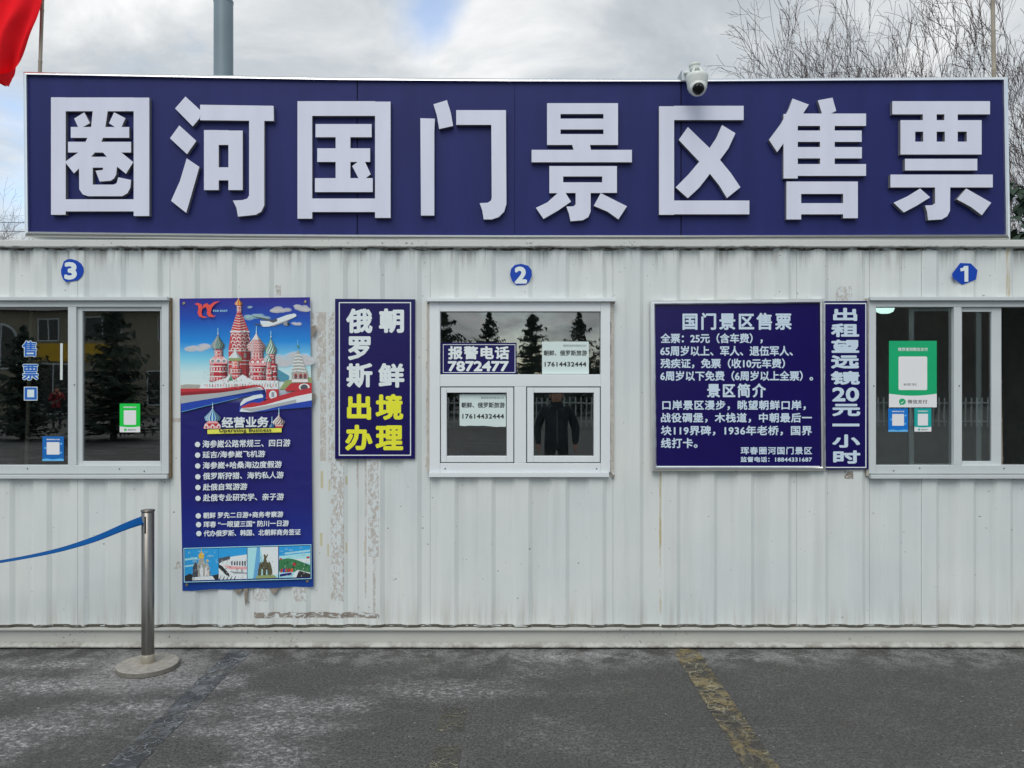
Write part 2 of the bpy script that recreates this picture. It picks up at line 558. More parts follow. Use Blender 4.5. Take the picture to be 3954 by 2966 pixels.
def build_ground():
    b = B()
    b.flat([(-400, -400, 0), (400, -400, 0), (400, 400, 0), (-400, 400, 0)], make_asphalt())
    setting(b.obj('ground'))

    def worn(name, rgb, rgb2, lo, hi, sc, white=0.0):
        m, nt, bs = nodes_of(name)
        out = nt.nodes['Material Output']
        tc = nt.nodes.new('ShaderNodeTexCoord').outputs['Object']
        keep = rng(nt, nz(nt, tc, sc, 6, .62, .7), lo, hi)
        vo = nt.nodes.new('ShaderNodeTexVoronoi'); vo.feature = 'DISTANCE_TO_EDGE'; vo.inputs['Scale'].default_value = 15
        wv = nt.nodes.new('ShaderNodeVectorMath'); wv.operation = 'MULTIPLY_ADD'
        n3 = nt.nodes.new('ShaderNodeTexNoise'); n3.inputs['Scale'].default_value = 9; n3.inputs['Detail'].default_value = 4
        nt.links.new(tc, n3.inputs['Vector']); nt.links.new(n3.outputs['Color'], wv.inputs[0])
        wv.inputs[1].default_value = (.12, .12, .12); nt.links.new(tc, wv.inputs[2])
        nt.links.new(wv.outputs[0], vo.inputs['Vector'])
        crack = rng(nt, vo.outputs['Distance'], .015, .05, 1, 0)
        c = mix(nt, mth(nt, 'ADD', mth(nt, 'MULTIPLY', rng(nt, nz(nt, tc, 6.5, 6, .65, .6), .42, .58), .8), mth(nt, 'MULTIPLY', nz(nt, tc, 60, 4, .7), .2)), rgb, rgb2)
        c = mix(nt, mth(nt, 'MULTIPLY', crack, rng(nt, nz(nt, tc, 5, 3), .4, .6)), c, (.34, .31, .21) if not white else (.26, .28, .30))
        nt.links.new(c, bs.inputs['Base Color']); bs.inputs['Roughness'].default_value = .75
        tr = nt.nodes.new('ShaderNodeBsdfTransparent')
        mx = nt.nodes.new('ShaderNodeMixShader')
        cov = mth(nt, 'MAXIMUM', keep, mth(nt, 'MULTIPLY', crack, .7))
        nt.links.new(cov, mx.inputs[0]); nt.links.new(tr.outputs[0], mx.inputs[1]); nt.links.new(bs.outputs[0], mx.inputs[2])
        nt.links.new(mx.outputs[0], out.inputs[0])
        return m
    for x, w, mat, ys in ((1.157, .165, worn('worn_yellow_paint', (.215, .17, .08), (.055, .054, .050), .36, .58, 13), (-7, -.035)),
                          (-1.81, .15, worn('worn_dark_paint', (.045, .050, .058), (.15, .16, .17), .36, .60, 8, 1), (-7, -.035)),
                          (-.315, .134, worn('faded_yellow_paint', (.14, .13, .09), (.075, .073, .062), .35, .8, 40), (-1.28, -.98)),
                          (-.315, .134, MATS['faded_yellow_paint'], (-2.4, -1.44))):
        b = B()
        rnd = random.Random(int(x * 1000) + int(ys[0] * 10))
        n = 30
        L = [(x - w / 2 + rnd.uniform(-.004, .004), ys[0] + (ys[1] - ys[0]) * i / n, .004) for i in range(n + 1)]
        R = [(x + w / 2 + rnd.uniform(-.004, .004), p[1], .004) for p in L]
        b.add(L + R, [(i, i + n + 1, i + n + 2, i + 1) for i in range(n)], mat)
        setting(b.obj('painted_line'))


build_ground()

# ------------------------------------------------------------------ the container ticket office
OFFICE = thing('ticket_office', 'long white corrugated container office with three ticket windows under a blue sign', 'building', (0, 0, 0))
XL, XR = -4.7, 4.7
PER, PH, DEP = .2503, -.3068, .0185
WIN = {'w3': (-330, 1163, 656, 1832), 'w2': (1655, 1163, 2360, 1826), 'w1': (3353, 1163, 4330, 1832)}


def ypro(x):
    t = ((x - PH) / PER) % 1.0
    t = min(t, 1 - t) * PER            # distance from recess centre
    if t <= .054:
        return DEP
    if t >= .083:
        return 0.0
    return DEP * (1 - (t - .054) / .029)


def build_wall():
    xs = set()
    k = math.floor((XL - PH) / PER) - 1
    while PH + k * PER < XR + PER:
        for d in (-.083, -.054, .054, .083):
            x = PH + k * PER + d
            if XL < x < XR:
                xs.add(round(x, 5))
        k += 1
    xs |= {XL, XR}
    ztop, zbot = 2.70, .147
    zs = {ztop, zbot}
    holes, cells = [], []
    for X0, Y0, X1, Y1 in WIN.values():
        a, c = P(X0 + 6, Y1 - 4), P(X1 - 6, Y0 + 4)
        holes.append((a.x, c.x, a.z, c.z)); xs |= {a.x, c.x}; zs |= {a.z, c.z}

    def cell(X0, Y0, X1, Y1, mat):
        a, c = P(X0, Y1), P(X1, Y0)
        cells.append((a.x, c.x, a.z, c.z, mat)); xs.update((a.x, c.x)); zs.update((a.z, c.z))
    for X in (652, 1380, 1660, 2368, 3080, 3362, 3560, 300):
        cell(X - .8, 940, X + .8, 2421, SEAM)
    for q in ((1277, 1774, 1328, 2323), (1421, 1774, 1463, 2150), (973, 2271, 1037, 2323), (1134, 2271, 1183, 2323),
              (1267, 1204, 1291, 1786), (1200, 1204, 1212, 1300), (668, 2170, 700, 2200), (3232, 1105, 3290, 1165)):
        cell(*q, RESID)
    for q in ((1407, 1774, 1415, 2310), (1440, 1930, 1450, 2380), (1220, 1204, 1257, 1470), (1234, 1476, 1257, 1782), (1374, 1774, 1382, 1887),
              (661, 1615, 705, 1632), (1060, 1100, 1082, 1140)):
        cell(*q, RESID2)
    for q in ((979, 2366, 1465, 2388), (3265, 1820, 3295, 1850)):
        cell(*q, TORN)
    for q in ((1235, 1820, 1246, 1887), (1268, 1852, 1275, 1896), (1233, 2060, 1243, 2110), (1262, 2102, 1269, 2150), (1332, 1840, 1340, 1873),
              (1333, 2097, 1339, 2137), (1300, 1780, 1310, 1837), (1404, 2090, 1409, 2150)):
        cell(*q, BEIGE)
    cell(2548, 1822, 2555, 2421, RUST)
    cell(3884, 955, 3900, 1146, RUST)
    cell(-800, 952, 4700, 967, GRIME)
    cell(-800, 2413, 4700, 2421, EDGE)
    xs, zs = sorted(xs), sorted(zs)
    xs = [x for i, x in enumerate(xs) if i == 0 or x - xs[i - 1] > 2e-4]
    b = B()
    idx = {}
    b.mi(WALL)
    nx = len(xs)
    for z in zs:
        for x in xs:
            b.v.append((x, ypro(x), z))
    for j in range(len(zs) - 1):
        for i in range(nx - 1):
            cx, cz = (xs[i] + xs[i + 1]) / 2, (zs[j] + zs[j + 1]) / 2
            if any(h[0] < cx < h[1] and h[2] < cz < h[3] for h in holes):
                continue
            mat = WALL
            for c in cells:
                if c[0] < cx < c[1] and c[2] < cz < c[3]:
                    mat = c[4]
                    if mat is not GRIME and mat is not EDGE:
                        break
            b.f.append([j * nx + i, j * nx + i + 1, (j + 1) * nx + i + 1, (j + 1) * nx + i])
            b.m.append(b.mi(mat))
    b.obj('front_wall', OFFICE)
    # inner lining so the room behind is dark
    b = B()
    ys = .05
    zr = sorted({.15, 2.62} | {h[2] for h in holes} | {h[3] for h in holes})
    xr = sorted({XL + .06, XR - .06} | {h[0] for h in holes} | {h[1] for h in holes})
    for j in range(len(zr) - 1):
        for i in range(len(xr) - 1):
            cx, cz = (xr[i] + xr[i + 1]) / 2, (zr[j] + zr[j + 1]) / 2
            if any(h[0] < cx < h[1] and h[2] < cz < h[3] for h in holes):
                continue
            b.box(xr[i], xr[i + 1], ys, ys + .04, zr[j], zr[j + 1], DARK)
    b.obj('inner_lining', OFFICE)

    def rail(name, prof, mat):
        r = B()
        n = len(prof)
        segs = 24
        rnd = random.Random(5)
        vs = []
        for i in range(segs + 1):
            x = XL + (XR - XL) * i / segs
            w = rnd.uniform(-.002, .002)
            vs += [(x, y + w, z) for y, z in prof]
        fs = [(i * n + k, i * n + (k + 1) % n, (i + 1) * n + (k + 1) % n, (i + 1) * n + k) for i in range(segs) for k in range(n)]
        fs += [tuple(range(n)), tuple(segs * n + k for k in range(n))[::-1]]
        r.add(vs, fs, mat)
        return r.obj(name, OFFICE, weld=True)
    rail('bottom_rail', [(-.032, .134), (-.032, .126), (-.006, .124), (-.004, .034), (-.03, .027), (-.036, .021), (-.036, .013), (.05, .013), (.05, .134)], rail_paint(0))
    rail('top_rail', [(-.03, 2.748), (-.034, 2.744), (-.034, 2.704), (-.03, 2.70), (.06, 2.698), (.06, 2.748)], rail_paint(1))
    b = B(); b.box(XL, XR, .062, 2.42, 2.66, 2.745, RAIL); b.obj('roof', OFFICE)
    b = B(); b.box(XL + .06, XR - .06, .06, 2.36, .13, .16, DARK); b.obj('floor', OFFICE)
    b = B(); b.box(XL, XR, 2.36, 2.42, .02, 2.655, RAIL); b.obj('back_wall', OFFICE)
    for x in (XL, XR - .06):
        b = B(); b.box(x, x + .06, .055, 2.355, .02, 2.655, RAIL); b.obj('side_wall', OFFICE)
    b = B()
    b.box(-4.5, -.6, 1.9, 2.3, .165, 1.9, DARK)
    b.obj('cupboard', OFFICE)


def rail_paint(top):
    m, nt, b = nodes_of('top_rail_paint' if top else 'bottom_rail_paint')
    tc = nt.nodes.new('ShaderNodeTexCoord').outputs['Object']
    sep = nt.nodes.new('ShaderNodeSeparateXYZ'); nt.links.new(tc, sep.inputs[0])
    c = mix(nt, nz(nt, tc, 2, 4), dcol(184, 186, 180) if top else dcol(170, 170, 162), dcol(168, 172, 168) if top else dcol(154, 155, 149))
    pit = mth(nt, 'MULTIPLY', rng(nt, nz(nt, tc, 34, 5, .7), .58, .66), rng(nt, nz(nt, tc, 1.6, 4), .47, .62))
    c = mix(nt, mth(nt, 'MULTIPLY', pit, .85), c, dcol(62, 58, 50))
    if top:
        e = mth(nt, 'MULTIPLY', rng(nt, sep.outputs['Z'], 2.698, 2.716, 1, 0), rng(nt, nz(nt, tc, 6, 5, .7), .45, .6))
        c = mix(nt, mth(nt, 'MULTIPLY', e, .8), c, dcol(60, 54, 44))
    else:
        e = mth(nt, 'MULTIPLY', rng(nt, sep.outputs['Z'], .012, .055, 1, 0), rng(nt, nz(nt, tc, 9, 6, .75), .4, .62))
        c = mix(nt, mth(nt, 'MULTIPLY', e, .75), c, dcol(84, 78, 66))
    nt.links.new(c, b.inputs['Base Color']); b.inputs['Roughness'].default_value = .6
    bp = nt.nodes.new('ShaderNodeBump'); bp.inputs['Strength'].default_value = .3; bp.inputs['Distance'].default_value = .004
    nt.links.new(nz(nt, tc, 25, 4), bp.inputs['Height']); nt.links.new(bp.outputs[0], b.inputs['Normal'])
    return m


build_wall()
YF = -.016      # face of the window frames
GY = .022       # glass


def ring(b, X0, Y0, X1, Y1, wl, wt, wr, wb, yf, yb, mat):
    """four frame members round an opening, butted (stiles full height)"""
    b.pbox(X0, Y0, X0 + wl, Y1, yf, yb, mat)
    b.pbox(X1 - wr, Y0, X1, Y1, yf, yb, mat)
    if wt:
        b.pbox(X0 + wl, Y0, X1 - wr, Y0 + wt, yf + .0015, yb, mat)
    if wb:
        b.pbox(X0 + wl, Y1 - wb, X1 - wr, Y1, yf + .0015, yb, mat)


def pane(win, X0, Y0, X1, Y1, y=GY, gasket=True):
    b = B()
    b.pbox(X0 - 4, Y0 - 4, X1 + 4, Y1 + 4, y, y + .004, GLASS)
    b.obj('glass_pane', win)
    if gasket:
        g = B()
        ring(g, X0 - 3, Y0 - 3, X1 + 3, Y1 + 3, 4.5, 5, 4.5, 4.5, y - .006, y - .0006, GASKET)
        g.obj('gasket', win)


def trim(win, name, X0, Y0, X1, Y1, yf, yb, mat, bevel=.003):
    b = B(); b.pbox(X0, Y0, X1, Y1, yf, yb, mat)
    return b.obj(name, win, bevel=bevel)


def build_windows():
    # ---- middle window: fixed light over two casements
    f = B()
    f.pbox(1658, 1165, 1699, 1824, YF, .045, FRAMEW)
    f.pbox(2320, 1165, 2357, 1824, YF, .045, FRAMEW)
    f.pbox(1699, 1165, 2320, 1203, YF + .001, .045, FRAMEW)
    f.pbox(1699, 1446, 2320, 1493, YF + .001, .045, FRAMEW)
    f.pbox(1699, 1789, 2320, 1824, YF + .001, .045, FRAMEW)
    f.pbox(1986, 1493, 2032, 1789, YF + .002, .045, FRAMEW)
    w = f.obj('window', OFFICE, bevel=.004)
    pane(w, 1699, 1203, 2320, 1446)
    for X0, X1, gx0, gx1 in ((1699, 1986, 1724, 1957), (2032, 2320, 2060, 2294)):
        g = B(); ring(g, X0 + .5, 1493.5, X1 - .5, 1788.5, 3, 3, 3, 3, YF + .012, YF + .02, GASKET); g.obj('gasket', w)
        s = B(); ring(s, X0 + 3.5, 1496.5, X1 - 3.5, 1785.5, gx0 - X0 - 3, 20, X1 - gx1 - 3, 24, YF + .003, .04, FRAMEW)
        s.obj('sash', w, bevel=.003)
        pane(w, gx0, 1517, gx1, 1761)
    trim(w, 'hood', 1648, 1150, 2378, 1164, -.045, 0, FRAMEW)
    trim(w, 'sill', 1655, 1825, 2352, 1843, -.030, 0, FRAMEW)
    sl = B()
    rnd = random.Random(3)
    for X0, X1 in ((1647, 1658), (2357, 2369)):
        Y = 1166
        while Y < 1822:
            h = rnd.uniform(18, 50)
            sl.pbox(X0 + rnd.uniform(-2, 3), Y, X1, min(Y + h, 1826), -.004 - rnd.uniform(0, .003), .02, SEAL)
            Y += h
    for X, Y, r in ((1652, 1166, .011), (2371, 1168, .007), (2366, 1836, .012), (1658, 1836, .008)):
        a = P(X, Y, -.004)
        sl.lathe([(0, .006), (r * .6, .005), (r, 0)], TORN, 9, Matrix.Translation((a.x, -.004, a.z)) @ Matrix.Rotation(math.radians(90), 4, 'X') @ Matrix.Diagonal((1, 1.6, 1, 1)))
    sl.obj('sealant', w)
    sc = B()
    for X in (1719, 2304):
        a = P(X, 1810, YF)
        sc.lathe([(0, .002), (.004, .0015), (.0045, 0)], GASKET, 10, Matrix.Translation((a.x, YF - .0005, a.z)) @ Matrix.Rotation(math.radians(90), 4, 'X'))
    sc.obj('screw', w)
    # ---- left and right sliding windows
    for key, x0, x1 in (('left', -330, 651), ('right', 3356, 4330)):
        f = B()
        f.pbox(x0, 1161, x0 + 27, 1830, YF, .06, FRAMEG)
        f.pbox(x1 - 28, 1161, x1, 1830, YF, .06, FRAMEG)
        f.pbox(x0 + 27, 1161, x1 - 28, 1185, YF + .001, .06, FRAMEG)
        f.pbox(x0 + 27, 1797, x1 - 28, 1830, YF + .001, .06, FRAMEG)
        if key == 'left':
            f.pbox(262, 1185, 294, 1797, YF + .002, .06, FRAMEG)
            f.pbox(-150, 1185, -118, 1797, YF + .002, .06, FRAMEG)
        else:
            f.pbox(3684, 1185, 3713, 1797, YF + .002, .06, FRAMEG)
            f.pbox(4090, 1185, 4120, 1797, YF + .002, .06, FRAMEG)
        w = f.obj('window', OFFICE, bevel=.003)
        if key == 'left':
            pane(w, -118, 1187, 262, 1796, .018, False)
            s = B(); ring(s, 296, 1186, 622, 1796, 22, 15, 4, 15, .004, .03, FRAMEG); s.obj('sash', w, bevel=.003)
            pane(w, 319, 1203, 617, 1780, .018, False)
            pane(w, -303, 1187, -150, 1796, .018, False)
        else:
            pane(w, 3383, 1187, 3684, 1796, .018, False)
            s = B(); ring(s, 3690, 1186, 3867, 1797, 25, 18, 38, 16, .006, .03, FRAMEG); s.obj('sash', w, bevel=.003)
            pane(w, 3715, 1205, 3828, 1781, .018, False)
            # the sliding sash pushed behind the fixed light
            s = B(); ring(s, 3510, 1190, 3790, 1800, 20, 12, 20, 10, .034, .056, FRAMEW); s.obj('sash', w, bevel=.003)
        trim(w, 'hood', x0 - 8 if key == 'left' else 3362, 1146, 646 if key == 'left' else x1 + 8, 1160, -.045, 0, FRAMEG)
        trim(w, 'sill', x0 - 4 if key == 'left' else 3364, 1834, 645 if key == 'left' else x1 + 4, 1849, -.034, 0, FRAMEG)
        sl = B()
        q = (651.5, 1150, 660, 1846) if key == 'left' else (3346, 1152, 3355.5, 1838)
        sl.pbox(*q, -.006, .02, SEALB if key == 'left' else SEAL)
        sl.pbox(x0, 1830.5, x1, 1833.5, -.008, .02, SEALB)
        sl.obj('sealant', w)
        sc = B()
        for X, Y in (((106, 1810), (461, 1811), (557, 1820)) if key == 'left' else ((3451, 1818), (3551, 1808), (3877, 1809))) + (((287, 1486), (630, 1488)) if key == 'left' else ((3374, 1491), (3704, 1490))):
            a = P(X, Y, YF)
            sc.lathe([(0, .002), (.004, .0015), (.0045, 0)], GASKET, 10, Matrix.Translation((a.x, YF - .0005, a.z)) @ Matrix.Rotation(math.radians(90), 4, 'X'))
        sc.obj('screw', w)


build_windows()


def build_lamp():
    m, nt, b = nodes_of('lamp_diffuser')
    b.inputs['Base Color'].default_value = (.8, .9, .88, 1)
    b.inputs['Emission Color'].default_value = (.72, 1, .93, 1)
    b.inputs['Emission Strength'].default_value = 1.6
    c = P(3417, 1186, .95)
    c.z += .043
    t = thing('ceiling_lamp', 'round lit ceiling lamp inside behind the top corner of window 1', 'lamp', c)
    rad = 68 / 2 / FPX * (CAM_D + .95)
    q = B(); q.lathe([(rad * 1.02, .0), (rad * 1.0, -.055), (rad * .88, -.080), (rad * .5, -.093), (0, -.095)], m, 28, Matrix.Translation(c))
    q.obj('diffuser', t, smooth=True)
    q = B(); q.lathe([(0, .03), (rad * 1.06, .03), (rad * 1.06, .001), (rad * .2, .001)], FRAMEW, 28, Matrix.Translation(c)); q.obj('housing', t)
    q = B(); q.tube([c + Vector((0, 0, .03)), (c.x, c.y, 2.655)], .008, FRAMEW); q.obj('rod', t)


build_lamp()

# ------------------------------------------------------------------ the big blue sign on the roof
SIGN = thing('sign_board', 'wide blue rooftop sign with eight raised white characters and a polished steel frame', 'sign', P(1977, 928, 0))
TOPL = [(98, 283), (500, 290), (900, 297), (1320, 304), (1977, 309), (2640, 310), (3260, 306), (3883, 303)]
BOTL = [(104, 917), (500, 922), (900, 926), (1320, 929), (1977, 931), (2640, 931), (3260, 930), (3892, 928)]
SY = -.03


def build_sign():
    loops = []
    for dt, dl, y in ((0, 0, .12), (0, 0, SY + .006), (.3, .3, SY - .004), (.58, .58, SY - .012), (.92, .92, SY - .013), (1, 1, SY - .002), (1, 1, SY + .0075)):
        lp = []
        n = len(TOPL)
        for i, (X, Y) in enumerate(TOPL):
            X2 = X + (20 * dl if i == 0 else (-24 * dl if i == n - 1 else 0))
            lp.append(P(X2, Y + 15 * dt, 0))
        for i, (X, Y) in reversed(list(enumerate(BOTL))):
            X2 = X + (20 * dl if i == 0 else (-24 * dl if i == n - 1 else 0))
            lp.append(P(X2, Y - 19 * dt, 0))
        loops.append([(p.x, y, p.z) for p in lp])
    b = B()
    n = len(loops[0])
    b.add([p for l in loops for p in l], [(j * n + i, j * n + (i + 1) % n, (j + 1) * n + (i + 1) % n, (j + 1) * n + i) for j in range(len(loops) - 1) for i in range(n)], CHROME)
    b.obj('frame', SIGN)

    def edge(L, X):
        for (a, ya), (c, yc) in zip(L, L[1:]):
            if a <= X <= c:
                return ya + (yc - ya) * (X - a) / (c - a)
        return L[0][1] if X < L[0][0] else L[-1][1]
    for X0, X1 in ((116, 1380), (1384, 1987), (1988.4, 2625), (2629, 3870)):
        xs = sorted({X0, X1} | {x for x, _ in TOPL if X0 < x < X1})
        pts = [P(X, edge(TOPL, X) + 12, 0) for X in xs] + [P(X, edge(BOTL, X) - 15, 0) for X in reversed(xs)]
        b = B(); b.prism(pts, SY + .008, SY + .02, NAVY); b.obj('panel', SIGN)
    b = B()
    b.prism([P(X, Y, 0) for X, Y in ((112, 300), (3874, 318), (3880, 915), (116, 905))], SY + .022, .11, DARK)
    b.obj('backing', SIGN)


build_sign()

CH = {
    'a': (Z1, [rect(330, 630, 425, 1390), rect(865, 632, 966, 1398), rect(425, 631, 865, 720), rect(424, 1290, 866, 1368),
               [(480, 768), (545, 727), (582, 797), (537, 822), (505, 822)],
               [(738, 727), (812, 765), (785, 824), (747, 824), (705, 798)],
               [(600, 718), (697, 718), (682, 820), (668, 890), (655, 918), (612, 990), (560, 1045), (478, 1122), (420, 1048), (505, 988), (555, 915), (566, 892), (590, 820)],
               rect(458, 822, 836, 892), rect(440, 918, 848, 987),
               [(640, 960), (785, 987), (862, 1050), (815, 1125), (757, 1078), (690, 1013)],
               rect(590, 1015, 757, 1085),
               [(640, 1083), (757, 1076), (752, 1130), (738, 1155), (715, 1170), (645, 1175), (618, 1105), (665, 1100), (668, 1085)],
               [(510, 1015), (600, 1015), (600, 1195), (735, 1195), (755, 1185), (765, 1147), (848, 1165), (843, 1215), (825, 1250), (790, 1270), (570, 1270), (535, 1258), (513, 1225)],
               [(512, 1060), (540, 1030), (600, 1012), (600, 1090), (512, 1100)]]),
    'b': (Z1, [[(1200, 625), (1298, 715), (1292, 765), (1247, 818), (1133, 702)], [(1160, 812), (1270, 912), (1210, 998), (1100, 895)],
               [(1208, 1025), (1290, 1080), (1205, 1378), (1107, 1300), (1165, 1170)],
               [(1295, 678), (1770, 685), (1772, 783), (1295, 778)],
               [(1612, 775), (1710, 775), (1710, 1330), (1690, 1370), (1655, 1390), (1540, 1402), (1530, 1345), (1507, 1298), (1570, 1295), (1600, 1285), (1612, 1265)],
               rect(1320, 842, 1415, 1230), rect(1478, 845, 1570, 1230), rect(1414, 843, 1479, 938), rect(1414, 1083, 1479, 1167)]),
    'c': (Z1, [rect(1925, 655, 2020, 1415), rect(2427, 658, 2527, 1410), rect(2019, 655, 2428, 750), rect(2019, 1285, 2428, 1372),
               rect(2042, 803, 2405, 888), rect(2053, 960, 2395, 1048), rect(2038, 1153, 2412, 1243), rect(2172, 803, 2267, 1243),
               [(2279, 1075), (2317, 1046), (2360, 1043), (2399, 1128), (2362, 1156), (2322, 1158)]]),
    'd': (Z2, [[(508, 765), (602, 768), (598, 850), (598, 1395), (512, 1395)],
               [(593, 675), (680, 648), (705, 730), (720, 815), (630, 835), (615, 750)], rect(740, 713, 1062, 808),
               [(967, 800), (1062, 800), (1065, 1320), (1050, 1370), (1015, 1405), (970, 1420), (918, 1420), (908, 1360), (892, 1315), (945, 1312), (965, 1298), (970, 1280)]]),
    'e': (Z2, [rect(1328, 668, 1415, 938), rect(1693, 668, 1787, 938), rect(1414, 668, 1694, 738), rect(1414, 768, 1694, 838), rect(1414, 868, 1694, 938),
               [(1490, 936), (1605, 936), (1612, 972), (1500, 972)], rect(1228, 970, 1877, 1050),
               rect(1343, 1075, 1432, 1250), rect(1685, 1075, 1780, 1248), rect(1431, 1075, 1686, 1142), rect(1431, 1180, 1686, 1249),
               [(1513, 1247), (1610, 1247), (1610, 1370), (1595, 1405), (1560, 1425), (1480, 1432), (1470, 1385), (1453, 1337), (1500, 1335), (1513, 1322)],
               [(1398, 1248), (1447, 1248), (1483, 1305), (1400, 1362), (1305, 1417), (1256, 1345), (1330, 1310)],
               [(1675, 1250), (1845, 1335), (1790, 1420), (1720, 1370), (1630, 1332)]]),
    'f': (Z3, [rect(-149, 688, -52, 1390), rect(-53, 685, 398, 777), rect(-53, 1298, 435, 1387),
               [(37, 822), (110, 893), (178, 958), (245, 1035), (315, 1120), (377, 1212), (290, 1282), (240, 1200), (180, 1125), (110, 1045), (-22, 905)],
               [(258, 810), (345, 862), (300, 960), (245, 1035), (180, 1125), (110, 1215), (37, 1283), (-42, 1213), (40, 1130), (112, 1045), (178, 958), (220, 895)]]),
    'g': (Z3, [[(715, 638), (820, 677), (783, 735), (748, 800), (700, 875), (658, 925), (615, 985), (562, 905), (640, 800), (690, 705)],
               rect(656, 738, 748, 1155), [(878, 650), (973, 632), (997, 718), (960, 736), (905, 736)],
               rect(747, 735, 1190, 815), rect(747, 845, 1162, 918), rect(747, 952, 1163, 1025), rect(747, 1062, 1190, 1138), rect(893, 812, 987, 1065),
               rect(675, 1175, 770, 1420), rect(1042, 1175, 1137, 1412), rect(769, 1175, 1043, 1255), rect(769, 1315, 1043, 1387)]),
    'h': (Z3, [rect(1360, 655, 1992, 740), rect(1558, 739, 1647, 779), rect(1697, 739, 1783, 779), rect(1413, 778, 1938, 852), rect(1413, 917, 1938, 1000),
               rect(1413, 851, 1508, 918), rect(1560, 851, 1647, 918), rect(1700, 851, 1783, 918), rect(1842, 851, 1938, 918),
               rect(1442, 1028, 1910, 1103), rect(1348, 1130, 2010, 1213),
               [(1637, 1211), (1735, 1211), (1733, 1365), (1715, 1400), (1680, 1420), (1592, 1425), (1585, 1370), (1572, 1330), (1620, 1328), (1637, 1315)],
               [(1540, 1220), (1605, 1277), (1520, 1330), (1435, 1375), (1368, 1312), (1460, 1270)],
               [(1838, 1220), (2000, 1312), (1940, 1393), (1870, 1340), (1778, 1290)]]),
}
LF = SY - .026
for key, (zf, strokes) in CH.items():
    b = B()
    co, fc = [], []
    for st in strokes:                     # strokes are merged into one outline, cut as one piece
        fc.append(list(range(len(co), len(co) + len(st))))
        co += [Vector((p.x, p.z)) for p in pts_of(zf, st, LF)]
    if True:
        for f in fc:
            if sum(co[f[i - 1]].cross(co[f[i]]) for i in range(len(f))) < 0:
                f.reverse()
    vo, eo, fo, _, _, fi = delaunay_2d_cdt(co, [], fc, 1, 1e-5)
    tris = [f for f, src in zip(fo, fi) if src]
    b.add([(v.x, LF, v.y) for v in vo], tris, LETTER)
    use = {}
    for f in tris:
        for i in range(len(f)):
            e = (f[i - 1], f[i]); k = (min(e), max(e))
            use.setdefault(k, []).append(e)
    n = len(vo)
    b.add([(v.x, LF, v.y) for v in vo] + [(v.x, SY + .0075, v.y) for v in vo], [(e[0][0], e[0][1], e[0][1] + n, e[0][0] + n) for e in use.values() if len(e) == 1], LSIDE)
    b.obj('raised_character', SIGN)


# ------------------------------------------------------------------ boards, posters and stickers
def framed_line(art, zf, x0, y0, x1, y1, w, mat):
    art.poly(zf, rect(x0, y0, x1, y0 + w), mat); art.poly(zf, rect(x0, y1 - w, x1, y1), mat)
    art.poly(zf, rect(x0, y0 + w, x0 + w, y1 - w), mat); art.poly(zf, rect(x1 - w, y0 + w, x1, y1 - w), mat)


def build_travel_board():
    t = thing('notice_board', 'indigo board with big white and yellow characters between the poster and the middle window', 'sign', P(1448, 1772, 0))
    y = -.02
    b = B(); b.prism(pts_of(ZB, [(350, 58), (1104, 62), (1102, 1565), (349, 1566)], y), y, -.001, INDIGO)
    b.obj('board', t, bevel=.0015)
    a = Art(y - .0006); framed_line(a, ZB, 386, 90, 1066, 1536, 9, WHITEP); a.b.obj('border_line', t)
    b = B()
    for ch, bx in (('俄', (455, 150, 703, 382)), ('罗', (472, 412, 686, 636)), ('斯', (458, 665, 703, 895)), ('朝', (764, 150, 1000, 380)), ('鲜', (758, 665, 1003, 895))):
        text(b, ch, bx, y - .0008, WHITEP, 3.9, ZB)
    b.obj('lettering', t)
    b = B()
    for ch, bx in (('出', (463, 955, 690, 1198)), ('境', (732, 955, 993, 1200)), ('办', (446, 1245, 703, 1488)), ('理', (732, 1250, 992, 1484))):
        text(b, ch, bx, y - .0008, YELLOWP, 4.2, ZB)
    b.obj('lettering', t)


